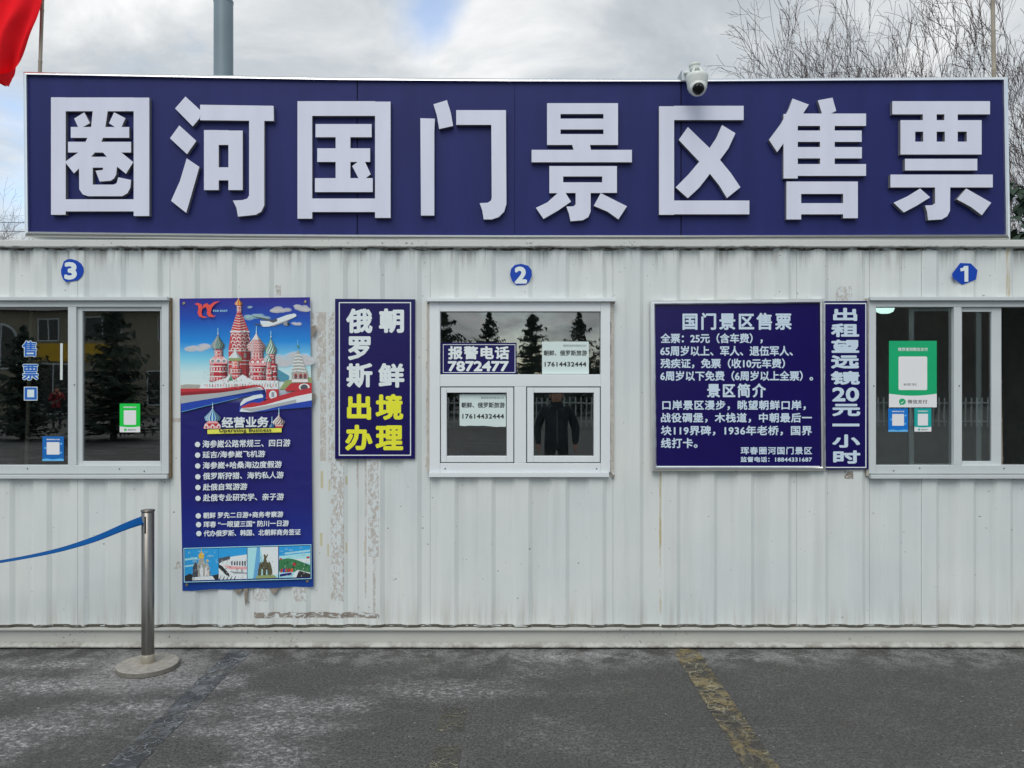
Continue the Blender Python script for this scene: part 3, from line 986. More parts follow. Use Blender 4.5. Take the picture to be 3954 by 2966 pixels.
def build_info_board():
    t = thing('price_board', 'square steel framed indigo board of ticket prices and rules beside the middle window', 'sign', P(2840, 1815, 0))
    y = -.022
    loops = []
    for d, yy in ((0, -.001), (0, y - .012), (12, y - .020), (27, y - .0205), (36, y - .012), (38, y + .004)):
        lp = []
        for (x, yq), (sx, sy) in zip(((68, 76), (1603, 60), (1615, 1582), (82, 1584)), ((1, 1), (-1, 1), (-1, -1), (1, -1))):
            lp.append(P(*ZI(x + sx * d * 1.05, yq + sy * d), 0))
        loops.append([(p.x, yy, p.z) for p in lp])
    b = B()
    b.add([p for l in loops for p in l], [(j * 4 + i, j * 4 + (i + 1) % 4, (j + 1) * 4 + (i + 1) % 4, (j + 1) * 4 + i) for j in range(5) for i in range(4)], CHROME)
    b.obj('frame', t)
    b = B(); b.prism(pts_of(ZI, [(100, 104), (1572, 92), (1584, 1552), (112, 1554)], y), y, -.001, INDIGO); b.obj('board', t)
    a = Art(y - .0004); a.poly(ZI, [(118, 1543), (1578, 1543), (1578, 1552), (118, 1553)], WHITEP); a.b.obj('border_line', t)
    L = [('国门景区售票', (358, 180, 1328, 332), 2.0, 1.22), ('全票：25元（含车费），', (163, 362, 1072, 452), 1.15, 1),
         ('65周岁以上、军人、退伍军人、', (160, 474, 1340, 564), 1.15, 1), ('残疾证，免票（收10元车费）', (162, 586, 1270, 675), 1.15, 1),
         ('6周岁以下免费（6周岁以上全票）。', (160, 696, 1520, 786), 1.15, 1), ('景区简介', (576, 808, 1100, 934), 1.8, 1.25),
         ('口岸景区漫步，眺望朝鲜口岸，', (178, 958, 1455, 1046), 1.15, 1.1), ('战役碉堡，木栈道，中朝最后一', (166, 1070, 1510, 1158), 1.15, 1.1),
         ('块119界碑，1936年老桥，国界', (166, 1184, 1510, 1272), 1.15, 1.08), ('线打卡。', (166, 1294, 492, 1384), 1.15, 1.1),
         ('珲春圈河国门景区', (876, 1372, 1510, 1440), .8, 1.15), ('监督电话：18844331687', (874, 1460, 1510, 1508), .7, 1.06)]
    for body, bx, bold, spc in L:
        b = B(); text(b, body, bx, y - .0008, PALE, bold, ZI, space=spc); b.obj('text_line', t)


def build_rental_board():
    t = thing('rental_board', 'tall narrow indigo board with one column of pale characters beside window 1', 'sign', P(3263, 1812, 0))
    y = -.016
    b = B(); b.prism(pts_of(ZI, [(1606, 76), (2003, 74), (2012, 1572), (1616, 1576)], y), y, -.001, INDIGO); b.obj('board', t, bevel=.0015)
    a = Art(y - .0006); framed_line(a, ZI, 1618, 92, 1994, 1560, 9, WHITEP); a.b.obj('border_line', t)
    b = B()
    for ch, bx in (('出', (1698, 136, 1912, 252)), ('租', (1680, 276, 1930, 396)), ('望', (1682, 418, 1930, 536)), ('远', (1680, 558, 1930, 676)),
                   ('镜', (1676, 698, 1936, 820)), ('20', (1690, 842, 1930, 970)), ('元', (1690, 990, 1940, 1100)),
                   ('小', (1690, 1262, 1938, 1380)), ('时', (1698, 1404, 1940, 1522))):
        text(b, ch, bx, y - .0008, PALE, 2.9, ZI)
    b.flat(pts_of(ZI, rect(1692, 1166, 1932, 1190), y - .0014), PALE)
    b.obj('lettering', t)


def build_number(name, label, zf, outline, ch, box, ybase):
    t = thing('number_sticker', label, 'sticker', P(*zf(*outline[0]), ybase), 'blue window number stickers')
    b = B(); b.prism(pts_of(zf, outline, ybase), ybase, ybase + .003, BLUEV); b.obj('disc', t)
    b = B()
    if ch == '1':
        b.flat(pts_of(zf, [(1826, 62), (1852, 62), (1852, 164), (1827, 164), (1827, 92), (1803, 98), (1799, 78), (1816, 74)], ybase - .0008), WHITEP)
    else:
        text(b, ch, box, ybase - .0006, WHITEP, 4.2, zf)
    b.obj('numeral', t)


build_travel_board(); build_info_board(); build_rental_board()
ZN3, ZN2, ZN1 = Z(0, 850, .4069), Z(1320, 990, .5967), Z(2634, 990, .5967)
build_number('n3', 'blue sticker with white numeral 3, flat cut along its lower edge', ZN3,
             [(590, 440), (605, 392), (640, 372), (680, 369), (730, 385), (768, 412), (790, 450), (793, 490), (775, 535), (735, 572), (625, 588), (598, 562), (580, 510), (578, 470)], '3', (610, 398, 730, 566), -.005)
build_number('n2', 'blue round sticker with white numeral 2 above the middle window', ZN2,
             [(1088, 118), (1095, 80), (1120, 55), (1160, 48), (1205, 60), (1228, 88), (1230, 125), (1212, 165), (1190, 182), (1130, 186), (1102, 160)], '2', (1118, 66, 1198, 176), -.005)
build_number('n1', 'blue seven-sided sticker with white numeral 1', ZN1,
             [(1748, 112), (1800, 43), (1868, 46), (1912, 90), (1902, 150), (1812, 183), (1752, 138)], '1', (1800, 60, 1858, 166), -.005)


def build_poster():
    t = thing('travel_poster', 'tall blue hanging poster with onion domed cathedral picture and bulleted tour list', 'poster', P(950, 2272, 0))
    # sheet: printed blue, lighter sky behind the cathedral
    m, nt, bs = nodes_of('poster_print')
    tc = nt.nodes.new('ShaderNodeTexCoord').outputs['Object']
    sep = nt.nodes.new('ShaderNodeSeparateXYZ'); nt.links.new(tc, sep.inputs[0])
    r = nt.nodes.new('ShaderNodeValToRGB')
    zt, zb = P(950, 1150).z - t.location.z, 0.0
    f = rng(nt, sep.outputs['Z'], zb, zt, 0, 1, False)
    e = r.color_ramp.elements

    def at(Y):
        return (P(950, Y).z - t.location.z) / zt
    stops = [(at(2270), dcol(16, 56, 130)), (at(2180), dcol(14, 52, 124)), (at(2080), dcol(24, 40, 118)), (at(1900), dcol(24, 24, 96)), (at(1560), dcol(24, 22, 92)), (at(1555), dcol(30, 28, 104)), (at(1492), dcol(190, 215, 228)),
             (at(1440), dcol(178, 212, 228)), (at(1385), dcol(110, 182, 220)), (at(1320), dcol(26, 122, 192)), (at(1230), dcol(16, 66, 155)), (at(1150), dcol(38, 26, 118))]
    e[0].position, e[0].color = stops[0][0], (*stops[0][1], 1)
    e[1].position, e[1].color = stops[-1][0], (*stops[-1][1], 1)
    for p, c in stops[1:-1]:
        q = e.new(p); q.color = (*c, 1)
    nt.links.new(f, r.inputs[0]); nt.links.new(r.outputs[0], bs.inputs['Base Color'])
    bs.inputs['Roughness'].default_value = .3
    bpn = nt.nodes.new('ShaderNodeBump'); bpn.inputs['Strength'].default_value = .5; bpn.inputs['Distance'].default_value = .01
    nt.links.new(nz(nt, tc, 4.5, 2, .5, .6), bpn.inputs['Height']); nt.links.new(bpn.outputs[0], bs.inputs['Normal'])
    y = -.006
    n = 14
    Lp = [(693, 1153), (695, 1350), (697, 1550), (697, 1800), (702, 2080), (704, 2180), (704, 2281)]
    Rp = [(1197, 1148), (1199, 1350), (1203, 1550), (1204, 1800), (1207, 2080), (1209, 2180), (1210, 2264)]
    b = B()
    rows = []
    for (xl, yl), (xr, yr) in zip(Lp, Rp):
        rows.append([P(xl + (xr - xl) * i / n, yl + (yr - yl) * i / n + (2.2 * math.sin(i * 1.5) if yl > 2270 else 0), y) for i in range(n + 1)])
    b.add([p for rw in rows for p in rw], [(j * (n + 1) + i, j * (n + 1) + i + 1, (j + 1) * (n + 1) + i + 1, (j + 1) * (n + 1) + i) for j in range(len(rows) - 1) for i in range(n)], m)
    o = b.obj('sheet', t)
    md = o.modifiers.new('thickness', 'SOLIDIFY'); md.thickness = .001; md.offset = -1 if False else 0
    # ---------------- printed picture
    C = {k: M('print_' + k, v, .35, var=.13, scale=130) for k, v in {
        'cloud': (150, 195, 225), 'red': (168, 44, 52), 'brick': (176, 66, 66), 'pink': (205, 150, 150), 'cream': (205, 200, 196), 'white': (208, 214, 222),
        'gold': (205, 165, 50), 'green': (70, 130, 100), 'olive': (130, 145, 95), 'teal': (70, 130, 150), 'grey': (130, 135, 140), 'dgrey': (70, 74, 80),
        'blue': (28, 60, 150), 'navy': (22, 24, 100), 'lblue': (150, 200, 230), 'sky': (40, 140, 195), 'coral': (224, 72, 60), 'stone': (150, 150, 140),
        'bronze': (82, 80, 60), 'hill': (52, 110, 70), 'black': (28, 28, 34), 'orange': (205, 90, 70), 'lemon': (226, 226, 80), 'brown': (110, 60, 50), 'steel': (90, 150, 190)}.items()}
    def film(name, rgb, al):
        mm, n2, bb = nodes_of(name)
        bb.inputs['Base Color'].default_value = (*dcol(*rgb), 1); bb.inputs['Roughness'].default_value = .5
        t2 = n2.nodes.new('ShaderNodeBsdfTransparent'); x2 = n2.nodes.new('ShaderNodeMixShader'); x2.inputs[0].default_value = al
        n2.links.new(t2.outputs[0], x2.inputs[1]); n2.links.new(bb.outputs[0], x2.inputs[2]); n2.links.new(x2.outputs[0], n2.nodes['Material Output'].inputs[0])
        return mm
    SH, HL, SC_ = film('print_shade', (18, 14, 30), .26), film('print_light', (235, 238, 245), .34), film('print_mist', (215, 230, 242), .36)
    SCX = film('print_faint_mist', (170, 205, 230), .28)
    a = Art(y - .0012)

    def clouds(seed, x0, y0, x1, y1, k, r0, r1, mat):
        rnd = random.Random(seed)
        for _ in range(k):
            cx, cy, rr = rnd.uniform(x0, x1), rnd.uniform(y0, y1), rnd.uniform(r0, r1)
            for q in (1.25, .95, .65):
                a.ell(ZP, cx, cy, rr * 1.5 * q, rr * .7 * q, mat, 12)
    clouds(1, 140, 600, 380, 640, 9, 22, 45, SC_)
    clouds(2, 800, 250, 1010, 290, 8, 20, 40, SCX)
    clouds(3, 1090, 180, 1280, 210, 9, 18, 34, SC_)
    clouds(4, 1340, 150, 1470, 200, 8, 18, 34, SC_)
    clouds(5, 1130, 690, 1480, 800, 14, 30, 60, SC_)
    clouds(6, 1300, 345, 1400, 360, 4, 12, 22, SC_)
    clouds(7, 820, 160, 860, 175, 2, 10, 18, SCX)
    # airplane
    a.poly(ZP, [(945, 310), (960, 318), (1060, 320), (1250, 250), (1330, 234), (1352, 248), (1350, 268), (1300, 292), (1160, 345), (1050, 382), (985, 385), (955, 372)], C['white'])
    a.poly(ZP, [(985, 380), (1050, 378), (1160, 342), (1300, 290), (1240, 330), (1100, 378)], C['grey'])
    a.poly(ZP, [(848, 262), (900, 270), (1080, 305), (1140, 320), (1090, 340), (1030, 315)], C['dgrey'])
    a.poly(ZP, [(865, 345), (975, 362), (960, 372), (900, 362)], C['dgrey'])
    a.ell(ZP, 1115, 308, 24, 16, C['dgrey']); a.ell(ZP, 1240, 352, 36, 20, C['grey']); a.ell(ZP, 1262, 352, 14, 16, C['black'])
    # distant roofs and wall
    a.poly(ZP, [(50, 1040), (120, 1030), (270, 1035), (280, 1085), (50, 1085)], C['stone'])
    a.poly(ZP, [(1140, 860), (1270, 935), (1260, 1000), (1130, 990)], C['teal'])
    a.poly(ZP, [(1230, 990), (1500, 950), (1525, 960), (1525, 1080), (1160, 1090)], C['olive'])

    def tower(x0, x1, y0, y1, bands, mat):
        a.poly(ZP, rect(x0, y0, x1, y1), mat)
        h = (y1 - y0) / (2 * bands + 1)
        for i in range(bands):
            a.poly(ZP, rect(x0 - 3, y0 + h * (2 * i + 1) - h * .2, x1 + 3, y0 + h * (2 * i + 1) + h * .25), C['cream'])
        w = (x1 - x0)
        fin = [(x1 - w * .33, y0, x1 + 3, y1), (x1 - w * .14, y0, x1 + 3, y1)]
        k = max(2, int(w / 32))
        for i in range(k):
            cx = x0 + w * (i + .5) / k
            a.poly(ZP, rect(cx - w / k * .17, y0 + h * 1.5, cx + w / k * .17, y0 + h * 2.6), C['cream'])
            a.poly(ZP, [(cx - w / k * .3, y1 - h * .4), (cx - w / k * .3, y1 - h * 1.4), (cx, y1 - h * 2), (cx + w / k * .3, y1 - h * 1.4), (cx + w / k * .3, y1 - h * .4)], C['pink'])
        for q in fin:
            a.poly(ZP, rect(*q), SH)
        a.poly(ZP, rect(x0 - 2, y0, x0 + w * .22, y1), HL)

    def onion(cx, yb, w, h, base, stripe, n=5, swirl=0.0, horiz=False, z=ZP, spire=70):
        def hw(u):       # half width at height u (0 base .. 1 tip)
            if u < .3:
                return w / 2 * (.80 + .2 * math.sin(u / .3 * math.pi / 2))
            return w / 2 * max(.02, (1 - ((u - .3) / .7)) ** 1.25 * (1 - .0 * u))
        us = [i / 14 for i in range(15)]
        a.poly(z, [(cx + hw(u), yb - u * h) for u in us] + [(cx - hw(u), yb - u * h) for u in reversed(us)], base)
        if horiz:
            for i in range(n):
                u = .08 + .6 * i / n
                q = [(cx - hw(u) * .97 + 2 * hw(u) * .97 * j / 12, yb - u * h + (4 if j % 2 else -4)) for j in range(13)]
                a.poly(z, q + [(x, yy + h * .045) for x, yy in reversed(q)], stripe)
        else:
            for i in range(n):
                f0 = -.92 + 1.84 * (i + .2) / n
                f1 = -.92 + 1.84 * (i + .65) / n
                l = [(cx + hw(u) * max(-.98, min(.98, math.sin((f0 + swirl * u) * 1.4))), yb - u * h) for u in us[:13]]
                rr = [(cx + hw(u) * max(-.98, min(.98, math.sin((f1 + swirl * u) * 1.4))), yb - u * h) for u in us[:13]]
                a.poly(z, l + rr[::-1], stripe)
        for f0, f1, mt in ((.35, 1, SH), (.7, 1, SH), (-.75, -.35, HL)):
            a.poly(z, [(cx + hw(u) * f0, yb - u * h) for u in us[:14]] + [(cx + hw(u) * f1, yb - u * h) for u in reversed(us[:14])], mt)
        a.poly(z, [(cx - 4, yb - h * .97), (cx - 3, yb - h - spire), (cx + 3, yb - h - spire), (cx + 4, yb - h * .97)], C['lblue'])
        a.ell(z, cx, yb - h - 4, 7, 7, C['cream'])
    # central tent spire
    a.poly(ZP, [(590, 640), (615, 440), (680, 230), (735, 230), (820, 440), (835, 640), (840, 1000), (590, 1000)], C['brick'])
    for i in range(7):
        yy = 250 + i * 28
        w = 28 + (yy - 230) * .33
        a.poly(ZP, [(707 - w, yy), (707, yy + 12), (707 + w, yy), (707 + w, yy + 7), (707, yy + 19), (707 - w, yy + 7)], C['cream'])
    a.poly(ZP, rect(606, 432, 824, 448), C['white'])
    for row in range(5):
        yy = 478 + row * 40
        k = 4
        for i in range(k):
            cx = 612 + (i + .5 + (.25 if row % 2 else 0)) * 210 / k
            a.ell(ZP, cx, yy, 24, 20, C['cream'], 10); a.ell(ZP, cx, yy + 5, 16, 14, C['brick'], 10); a.ell(ZP, cx, yy + 8, 7, 7, C['dgrey'], 6)
    for yy in (650, 760, 800):
        a.poly(ZP, rect(590, yy, 840, yy + 10), C['cream'])
    a.poly(ZP, rect(762, 680, 792, 735), C['stone'])
    tower(684, 736, 140, 232, 2, C['brick'])
    onion(702, 142, 88, 78, C['gold'], C['orange'], 3, 0, spire=14)
    a.poly(ZP, [(760, 440), (735, 230), (712, 230), (725, 440), (730, 1000), (840, 1000), (835, 640), (820, 440)], SH)
    a.poly(ZP, [(800, 440), (735, 240), (728, 240), (775, 440), (790, 1000), (840, 1000), (835, 640)], SH)
    # left tower
    tower(430, 524, 640, 725, 2, C['brick'])
    a.poly(ZP, [(372, 760), (420, 720), (530, 720), (578, 760), (572, 800), (378, 800)], C['pink'])
    for cx in (410, 475, 540):
        a.ell(ZP, cx, 765, 30, 26, C['cream'], 10); a.ell(ZP, cx, 770, 20, 18, C['grey'], 10)
    tower(380, 575, 800, 1000, 3, C['red'])
    onion(470, 632, 150, 165, C['grey'], C['green'], 6, .9)
    # small white and green dome
    tower(628, 712, 765, 850, 2, C['orange']); tower(605, 735, 850, 960, 3, C['brick'])
    onion(665, 768, 152, 130, C['white'], C['olive'], 0, 0, spire=20)
    a.poly(ZP, [(590, 735), (740, 735), (735, 768), (598, 768)], C['olive'])
    # right towers
    tower(1040, 1110, 690, 800, 3, C['brick']); tower(1050, 1135, 800, 1000, 3, C['red'])
    onion(1065, 690, 130, 190, C['green'], C['white'], 5, 1.0)
    tower(845, 980, 660, 745, 2, C['brick'])
    a.poly(ZP, [(822, 780), (850, 740), (985, 740), (1012, 780), (1012, 820), (822, 820)], C['pink'])
    for cx in (860, 918, 976):
        a.ell(ZP, cx, 775, 28, 26, C['red'], 10); a.ell(ZP, cx, 780, 18, 18, C['cream'], 10)
    tower(828, 1010, 820, 985, 3, C['red'])
    onion(902, 660, 206, 215, C['cream'], C['red'], 7, 0, True)
    tower(1020, 1066, 778, 850, 2, C['brick']); tower(1012, 1085, 850, 990, 3, C['brick'])
    onion(1034, 780, 98, 100, C['white'], C['green'], 4, .6, spire=20)
    # bell tower, far right
    a.poly(ZP, [(1300, 905), (1362, 650), (1378, 650), (1478, 905), (1485, 1010), (1300, 1010)], C['stone'])
    for i in range(6):
        yy = 700 + i * 36
        w = 14 + (yy - 650) * .33
        a.poly(ZP, [(1372 - w, yy), (1372, yy - 10), (1372 + w, yy), (1372 + w, yy + 12), (1372, yy + 4), (1372 - w, yy + 12)], C['white'])
    for cx in (1345, 1400, 1450):
        a.ell(ZP, cx, 940, 20, 32, C['red'], 10); a.ell(ZP, cx, 946, 12, 26, C['dgrey'], 10)
    a.poly(ZP, rect(1300, 975, 1485, 1008), C['cream'])
    a.ell(ZP, 1370, 600, 12, 15, C['green']); a.poly(ZP, rect(1366, 530, 1370, 590), C['lblue'])
    a.poly(ZP, [(1230, 1080), (1290, 1020), (1525, 1015), (1525, 1090), (1230, 1110)], C['red'])
    a.ell(ZP, 1440, 1062, 62, 40, C['cream'], 14); a.ell(ZP, 1440, 1068, 42, 36, C['dgrey'], 14)
    # white gallery round the foot
    a.poly(ZP, [(260, 1080), (290, 1000), (330, 1030), (560, 960), (600, 920), (650, 985), (750, 920), (860, 985), (1145, 990), (1150, 1090), (1050, 1200), (700, 1130), (400, 1090)], C['white'])
    for i in range(26):
        x = 340 + i * 31
        a.poly(ZP, rect(x, 1030 - (x - 340) * .01, x + 14, 1062), C['stone'] if i % 3 else C['pink'])
    a.poly(ZP, [(590, 990), (612, 915), (640, 990)], C['green'])
    a.poly(ZP, rect(1010, 1085, 1150, 1200), C['red']); a.ell(ZP, 1088, 1150, 44, 50, C['white'], 14); a.poly(ZP, rect(1072, 1120, 1104, 1175), C['grey'])
    # ribbon of three colours
    def band(top, bot, mat):
        a.poly(ZP, top + bot[::-1], mat)
    r0 = [(50, 1080), (250, 1078), (500, 1075), (750, 1050), (900, 1035), (960, 1045), (1000, 1090)]
    r1 = [(50, 1160), (250, 1145), (500, 1125), (750, 1090), (900, 1062), (950, 1062), (1005, 1110)]
    r2 = [(54, 1248), (250, 1215), (500, 1175), (750, 1130), (900, 1100), (950, 1095), (1010, 1150)]
    r3 = [(58, 1345), (250, 1290), (500, 1230), (750, 1175), (900, 1150), (960, 1140), (1012, 1190)]
    band(r2, r3, C['blue']); band(r1, r2, C['white']); band(r0, r1, C['red'])
    q0 = [(745, 1200), (850, 1240), (1000, 1215), (1150, 1165), (1350, 1105), (1525, 1065)]
    q1 = [(720, 1300), (850, 1290), (1000, 1262), (1150, 1220), (1350, 1165), (1527, 1130)]
    q2 = [(715, 1338), (850, 1345), (1000, 1315), (1150, 1280), (1350, 1240), (1527, 1210)]
    q3 = [(715, 1342), (850, 1348), (1000, 1335), (1150, 1315), (1350, 1300), (1528, 1285)]
    band(q2, q3, C['blue']); band(q1, q2, C['white']); band(q0, q1, C['red'])
    a.poly(ZP, [(1000, 1085), (1015, 1150), (1000, 1205), (940, 1240), (850, 1235), (740, 1280), (712, 1342), (704, 1325), (720, 1255), (800, 1215), (900, 1185), (960, 1175), (985, 1150), (940, 1100)], C['blue'])
    a.poly(ZP, [(975, 1180), (900, 1192), (800, 1225), (722, 1275), (722, 1245), (760, 1195), (860, 1160), (930, 1150), (980, 1160)], C['white'])
    a.poly(ZP, [(60, 1338), (700, 1182), (700, 1187), (62, 1344)], C['steel'])
    for p_ in ([(50, 1120), (500, 1095), (900, 1060), (1000, 1100), (1010, 1150), (950, 1130), (500, 1180), (54, 1248)], [(720, 1300), (850, 1345), (1100, 1292), (1350, 1240), (1350, 1200), (1100, 1255), (850, 1300)],
               [(1000, 1085), (1015, 1150), (1000, 1205), (980, 1215), (985, 1150), (960, 1105)]):
        a.poly(ZP, p_, SH)
    rnd = random.Random(12)
    for _ in range(150):      # small roofs, windows and snow of the lower storeys
        x, yy = rnd.uniform(300, 1150), rnd.uniform(880, 1070)
        ww, hh = rnd.uniform(4, 16), rnd.uniform(4, 20)
        a.poly(ZP, rect(x, yy, x + ww, yy + hh), rnd.choice((SH, SH, HL, C['stone'], C['brick'], C['white'])))
    for _ in range(40):
        x, yy = rnd.uniform(1290, 1490), rnd.uniform(850, 1010)
        a.poly(ZP, rect(x, yy, x + rnd.uniform(4, 12), yy + rnd.uniform(4, 12)), rnd.choice((SH, HL)))
    # emblem
    a.poly(ZP, [(205, 128), (245, 115), (285, 130), (300, 170), (285, 220), (295, 262), (355, 278), (310, 286), (262, 270), (240, 230), (250, 180), (245, 145)], C['coral'])
    a.poly(ZP, [(300, 140), (345, 118), (375, 140), (430, 105), (495, 95), (435, 130), (400, 175), (390, 230), (420, 262), (450, 255), (420, 278), (370, 272), (345, 240), (350, 190), (330, 160), (305, 180)], C['coral'])
    # two small domes beside the heading
    a.poly(ZP, [(308, 1530), (320, 1480), (370, 1440), (450, 1440), (500, 1490), (500, 1530)], C['pink'])
    a.poly(ZP, rect(350, 1470, 470, 1500), C['red'])
    for cx in (340, 410, 478):
        a.ell(ZP, cx, 1505, 22, 26, C['cream'], 10); a.ell(ZP, cx, 1512, 12, 16, C['brick'], 10)
    onion(410, 1445, 180, 150, C['lblue'], C['blue'], 6, 0, spire=62)
    a.poly(ZP, rect(1115, 1480, 1200, 1518), C['brick']); a.poly(ZP, rect(1115, 1492, 1200, 1500), C['cream'])
    onion(1155, 1485, 138, 118, C['cream'], C['brown'], 5, 1.1, spire=70)
    onion(1077, 1515, 66, 50, C['teal'], C['blue'], 3, .6, spire=70)
    a.poly(ZP, [(352, 1540), (1186, 1522), (1186, 1570), (352, 1590)], C['lemon'])
    # bullets
    for cx, cy in ((225, 72), (226, 184), (227, 298), (228, 411), (229, 524), (230, 638), (233, 822), (236, 914), (239, 1008)):
        a.ell(ZQ, cx, cy, 28, 28, C['white'], 18)
    # four photographs in a strip
    fr = [(78, 1160), (1420, 1120), (1422, 1484), (82, 1522)]
    a.poly(ZQ, fr, C['lblue'])
    a.poly(ZQ, [(86, 1168), (1413, 1128), (1415, 1477), (90, 1514)], C['navy'])

    def sk(u, v):
        return (92 + 1316 * u, (1174 - 38 * u) + v * 328)

    def q(pts, mat):
        a.poly(ZQ, [sk(*p) for p in pts], mat)
    q([(0, 0), (.268, 0), (.268, 1), (0, 1)], C['sky'])
    q([(0, .3), (.1, .26), (.1, .32), (0, .36)], C['lblue']); q([(0, .52), (.09, .48), (.09, .53), (0, .57)], C['lblue'])
    q([(0, .85), (.04, .78), (.09, .88), (.2, .88), (.268, .82), (.268, 1), (0, 1)], C['black'])
    q([(.06, .92), (.065, .55), (.085, .38), (.1, .5), (.115, .3), (.15, .3), (.165, .5), (.18, .42), (.195, .6), (.205, .92)], C['stone'])
    q([(.06, .92), (.065, .55), (.085, .4), (.1, .5), (.105, .92)], C['dgrey'])
    q([(.12, .9), (.12, .6), (.13, .5), (.145, .6), (.145, .9)], C['white']); q([(.155, .92), (.16, .65), (.175, .55), (.19, .68), (.19, .92)], C['cream'])
    q([(.112, .3), (.108, .2), (.12, .14), (.132, .07), (.144, .14), (.155, .2), (.15, .3)], C['gold'])
    q([(.17, .42), (.172, .36), (.18, .33), (.188, .36), (.19, .42)], C['gold']); q([(.13, .08), (.1305, 0), (.1335, 0), (.134, .08)], C['gold'])
    q([(.06, .9), (.22, .88), (.24, 1), (.06, 1)], C['white'])
    q([(.27, 0), (.495, 0), (.495, 1), (.27, 1)], C['white'])
    q([(.27, 0), (.495, 0), (.495, .22), (.4, .26), (.3, .33), (.27, .34)], C['sky'])
    q([(.27, .32), (.3, .3), (.36, .25), (.36, .36), (.3, .42), (.27, .5)], C['dgrey'])
    for i in range(6):
        u = .37 + i * .021
        q([(u, .43 + .0 * i), (u + .011, .42), (u + .011, .55 + .006 * i), (u, .55 + .006 * i)], C['dgrey'])
    q([(.27, .5), (.3, .58), (.35, .8), (.36, .92), (.33, .86), (.27, .62)], C['black'])
    q([(.3, .55), (.495, .62), (.495, .7), (.36, .68)], C['pink']); q([(.36, .74), (.495, .8), (.495, .84), (.39, .82)], C['grey'])
    for i in range(5):
        q([(.27 + .03 * i, 1), (.285 + .03 * i, .9), (.29 + .03 * i, .9), (.28 + .03 * i, 1)], C['dgrey'])
    q([(.5, 0), (.745, 0), (.745, 1), (.5, 1)], C['lblue'])
    q([(.6, 0), (.745, 0), (.745, .9), (.66, .9)], C['white'])
    q([(.545, 1), (.56, .5), (.575, 0), (.6, 0), (.6, .5), (.59, 1)], C['steel'])
    q([(.58, .92), (.585, .7), (.6, .5), (.61, .46), (.625, .48), (.632, .34), (.628, .25), (.64, .22), (.648, .3), (.66, .22), (.664, .26), (.65, .38), (.655, .48), (.67, .5), (.678, .46), (.69, .6), (.698, .75), (.7, .92)], C['bronze'])
    q([(.61, .92), (.612, .7), (.62, .7), (.622, .92)], C['lblue']); q([(.648, .92), (.65, .72), (.656, .72), (.66, .92)], C['lblue'])
    q([(.58, .9), (.71, .9), (.74, 1), (.56, 1)], C['olive'])
    q([(.752, 0), (1, 0), (1, 1), (.752, 1)], C['lblue'])
    q([(.752, 0), (1, 0), (1, .22), (.752, .3)], C['sky']); q([(.8, .2), (1, .12), (1, .18), (.8, .26)], C['cloud'])
    q([(.752, .42), (.82, .38), (.88, .42), (1, .62), (1, .85), (.752, .8)], C['hill']); q([(.86, .4), (1, .42), (1, .56), (.95, .52)], C['white'])
    q([(.88, .82), (.9, .76), (1, .86), (1, 1), (.86, 1)], C['white']); q([(.89, 1), (.91, .78), (1, .9), (1, 1)], C['black'])
    for u, c in ((.762, 'red'), (.782, 'blue'), (.797, 'red'), (.82, 'red'), (.843, 'coral')):
        q([(u, .84), (u + .004, .72), (u + .02, .7), (u + .018, .82)], C[c])
    q([(.756, .96), (.76, .88), (.85, .84), (.855, .92)], C['navy']); q([(.97, .4), (.972, .34), (.995, .34), (.995, .4)], C['red'])
    for i in range(10):
        an = i * 2 * math.pi / 10
    a.ell(ZQ, *sk(.875, .58), 18, 17, C['red'], 10)
    q([(.755, .42), (.757, .37), (.775, .37), (.775, .42)], C['red'])
    rnd = random.Random(6)
    for x0, x1, y0, y1, k in ((.06, .21, .5, .95, 60), (.28, .49, .35, .98, 80), (.58, .7, .3, .92, 40), (.76, .99, .45, .98, 70), (.0, .26, .05, .5, 25), (.76, .99, .03, .3, 18)):
        for _ in range(k):
            u, v = rnd.uniform(x0, x1), rnd.uniform(y0, y1)
            wu, wv = rnd.uniform(.003, .012), rnd.uniform(.015, .07)
            sky_ = y1 < .55
            q([(u, v), (u + wu * (3 if sky_ else 1), v), (u + wu * (3 if sky_ else 1), v + wv), (u, v + wv)], SCX if sky_ else rnd.choice((SH, SH, HL)))
    a.b.obj('printed_picture', t)
    ytx = a.y - .0004
    b = B(); text(b, '经营业务', (512, 1400, 1040, 1522), ytx, C['white'], 1.4, ZP, slope=-.015); b.obj('heading', t)
    b = B(); text(b, 'Operating Business', (482, 1528, 1068, 1582), ytx, C['black'], .5, ZP, slope=-.012, space=1.1); b.obj('heading', t)
    b = B(); text(b, 'FAR EAST', (416, 194, 580, 216), ytx, C['lblue'], .2, ZP); b.obj('heading', t)
    for body, bx in (('海参崴公路常规三、四日游', (276, 28, 1198, 108)), ('延吉/海参崴飞机游', (276, 144, 934, 216)), ('海参崴+哈桑海边度假游', (278, 256, 1108, 330)),
                     ('俄罗斯狩猎、海钓私人游', (280, 368, 1128, 442)), ('赴俄自驾游游', (280, 484, 746, 556)), ('赴俄专业研究学、亲子游', (282, 594, 1130, 670)),
                     ('朝鲜 罗先二日游+商务考察游', (284, 786, 1124, 850)), ('珲春 “一眼望三国” 防川一日游', (286, 880, 1182, 946)), ('代办俄罗斯、韩国、北朝鲜商务签证', (288, 974, 1308, 1040))):
        b = B(); text(b, body, (bx[0], bx[1], bx[2], bx[3]), ytx, C['white'], .65, ZQ, slope=-.016, italic=.04); b.obj('text_line', t)
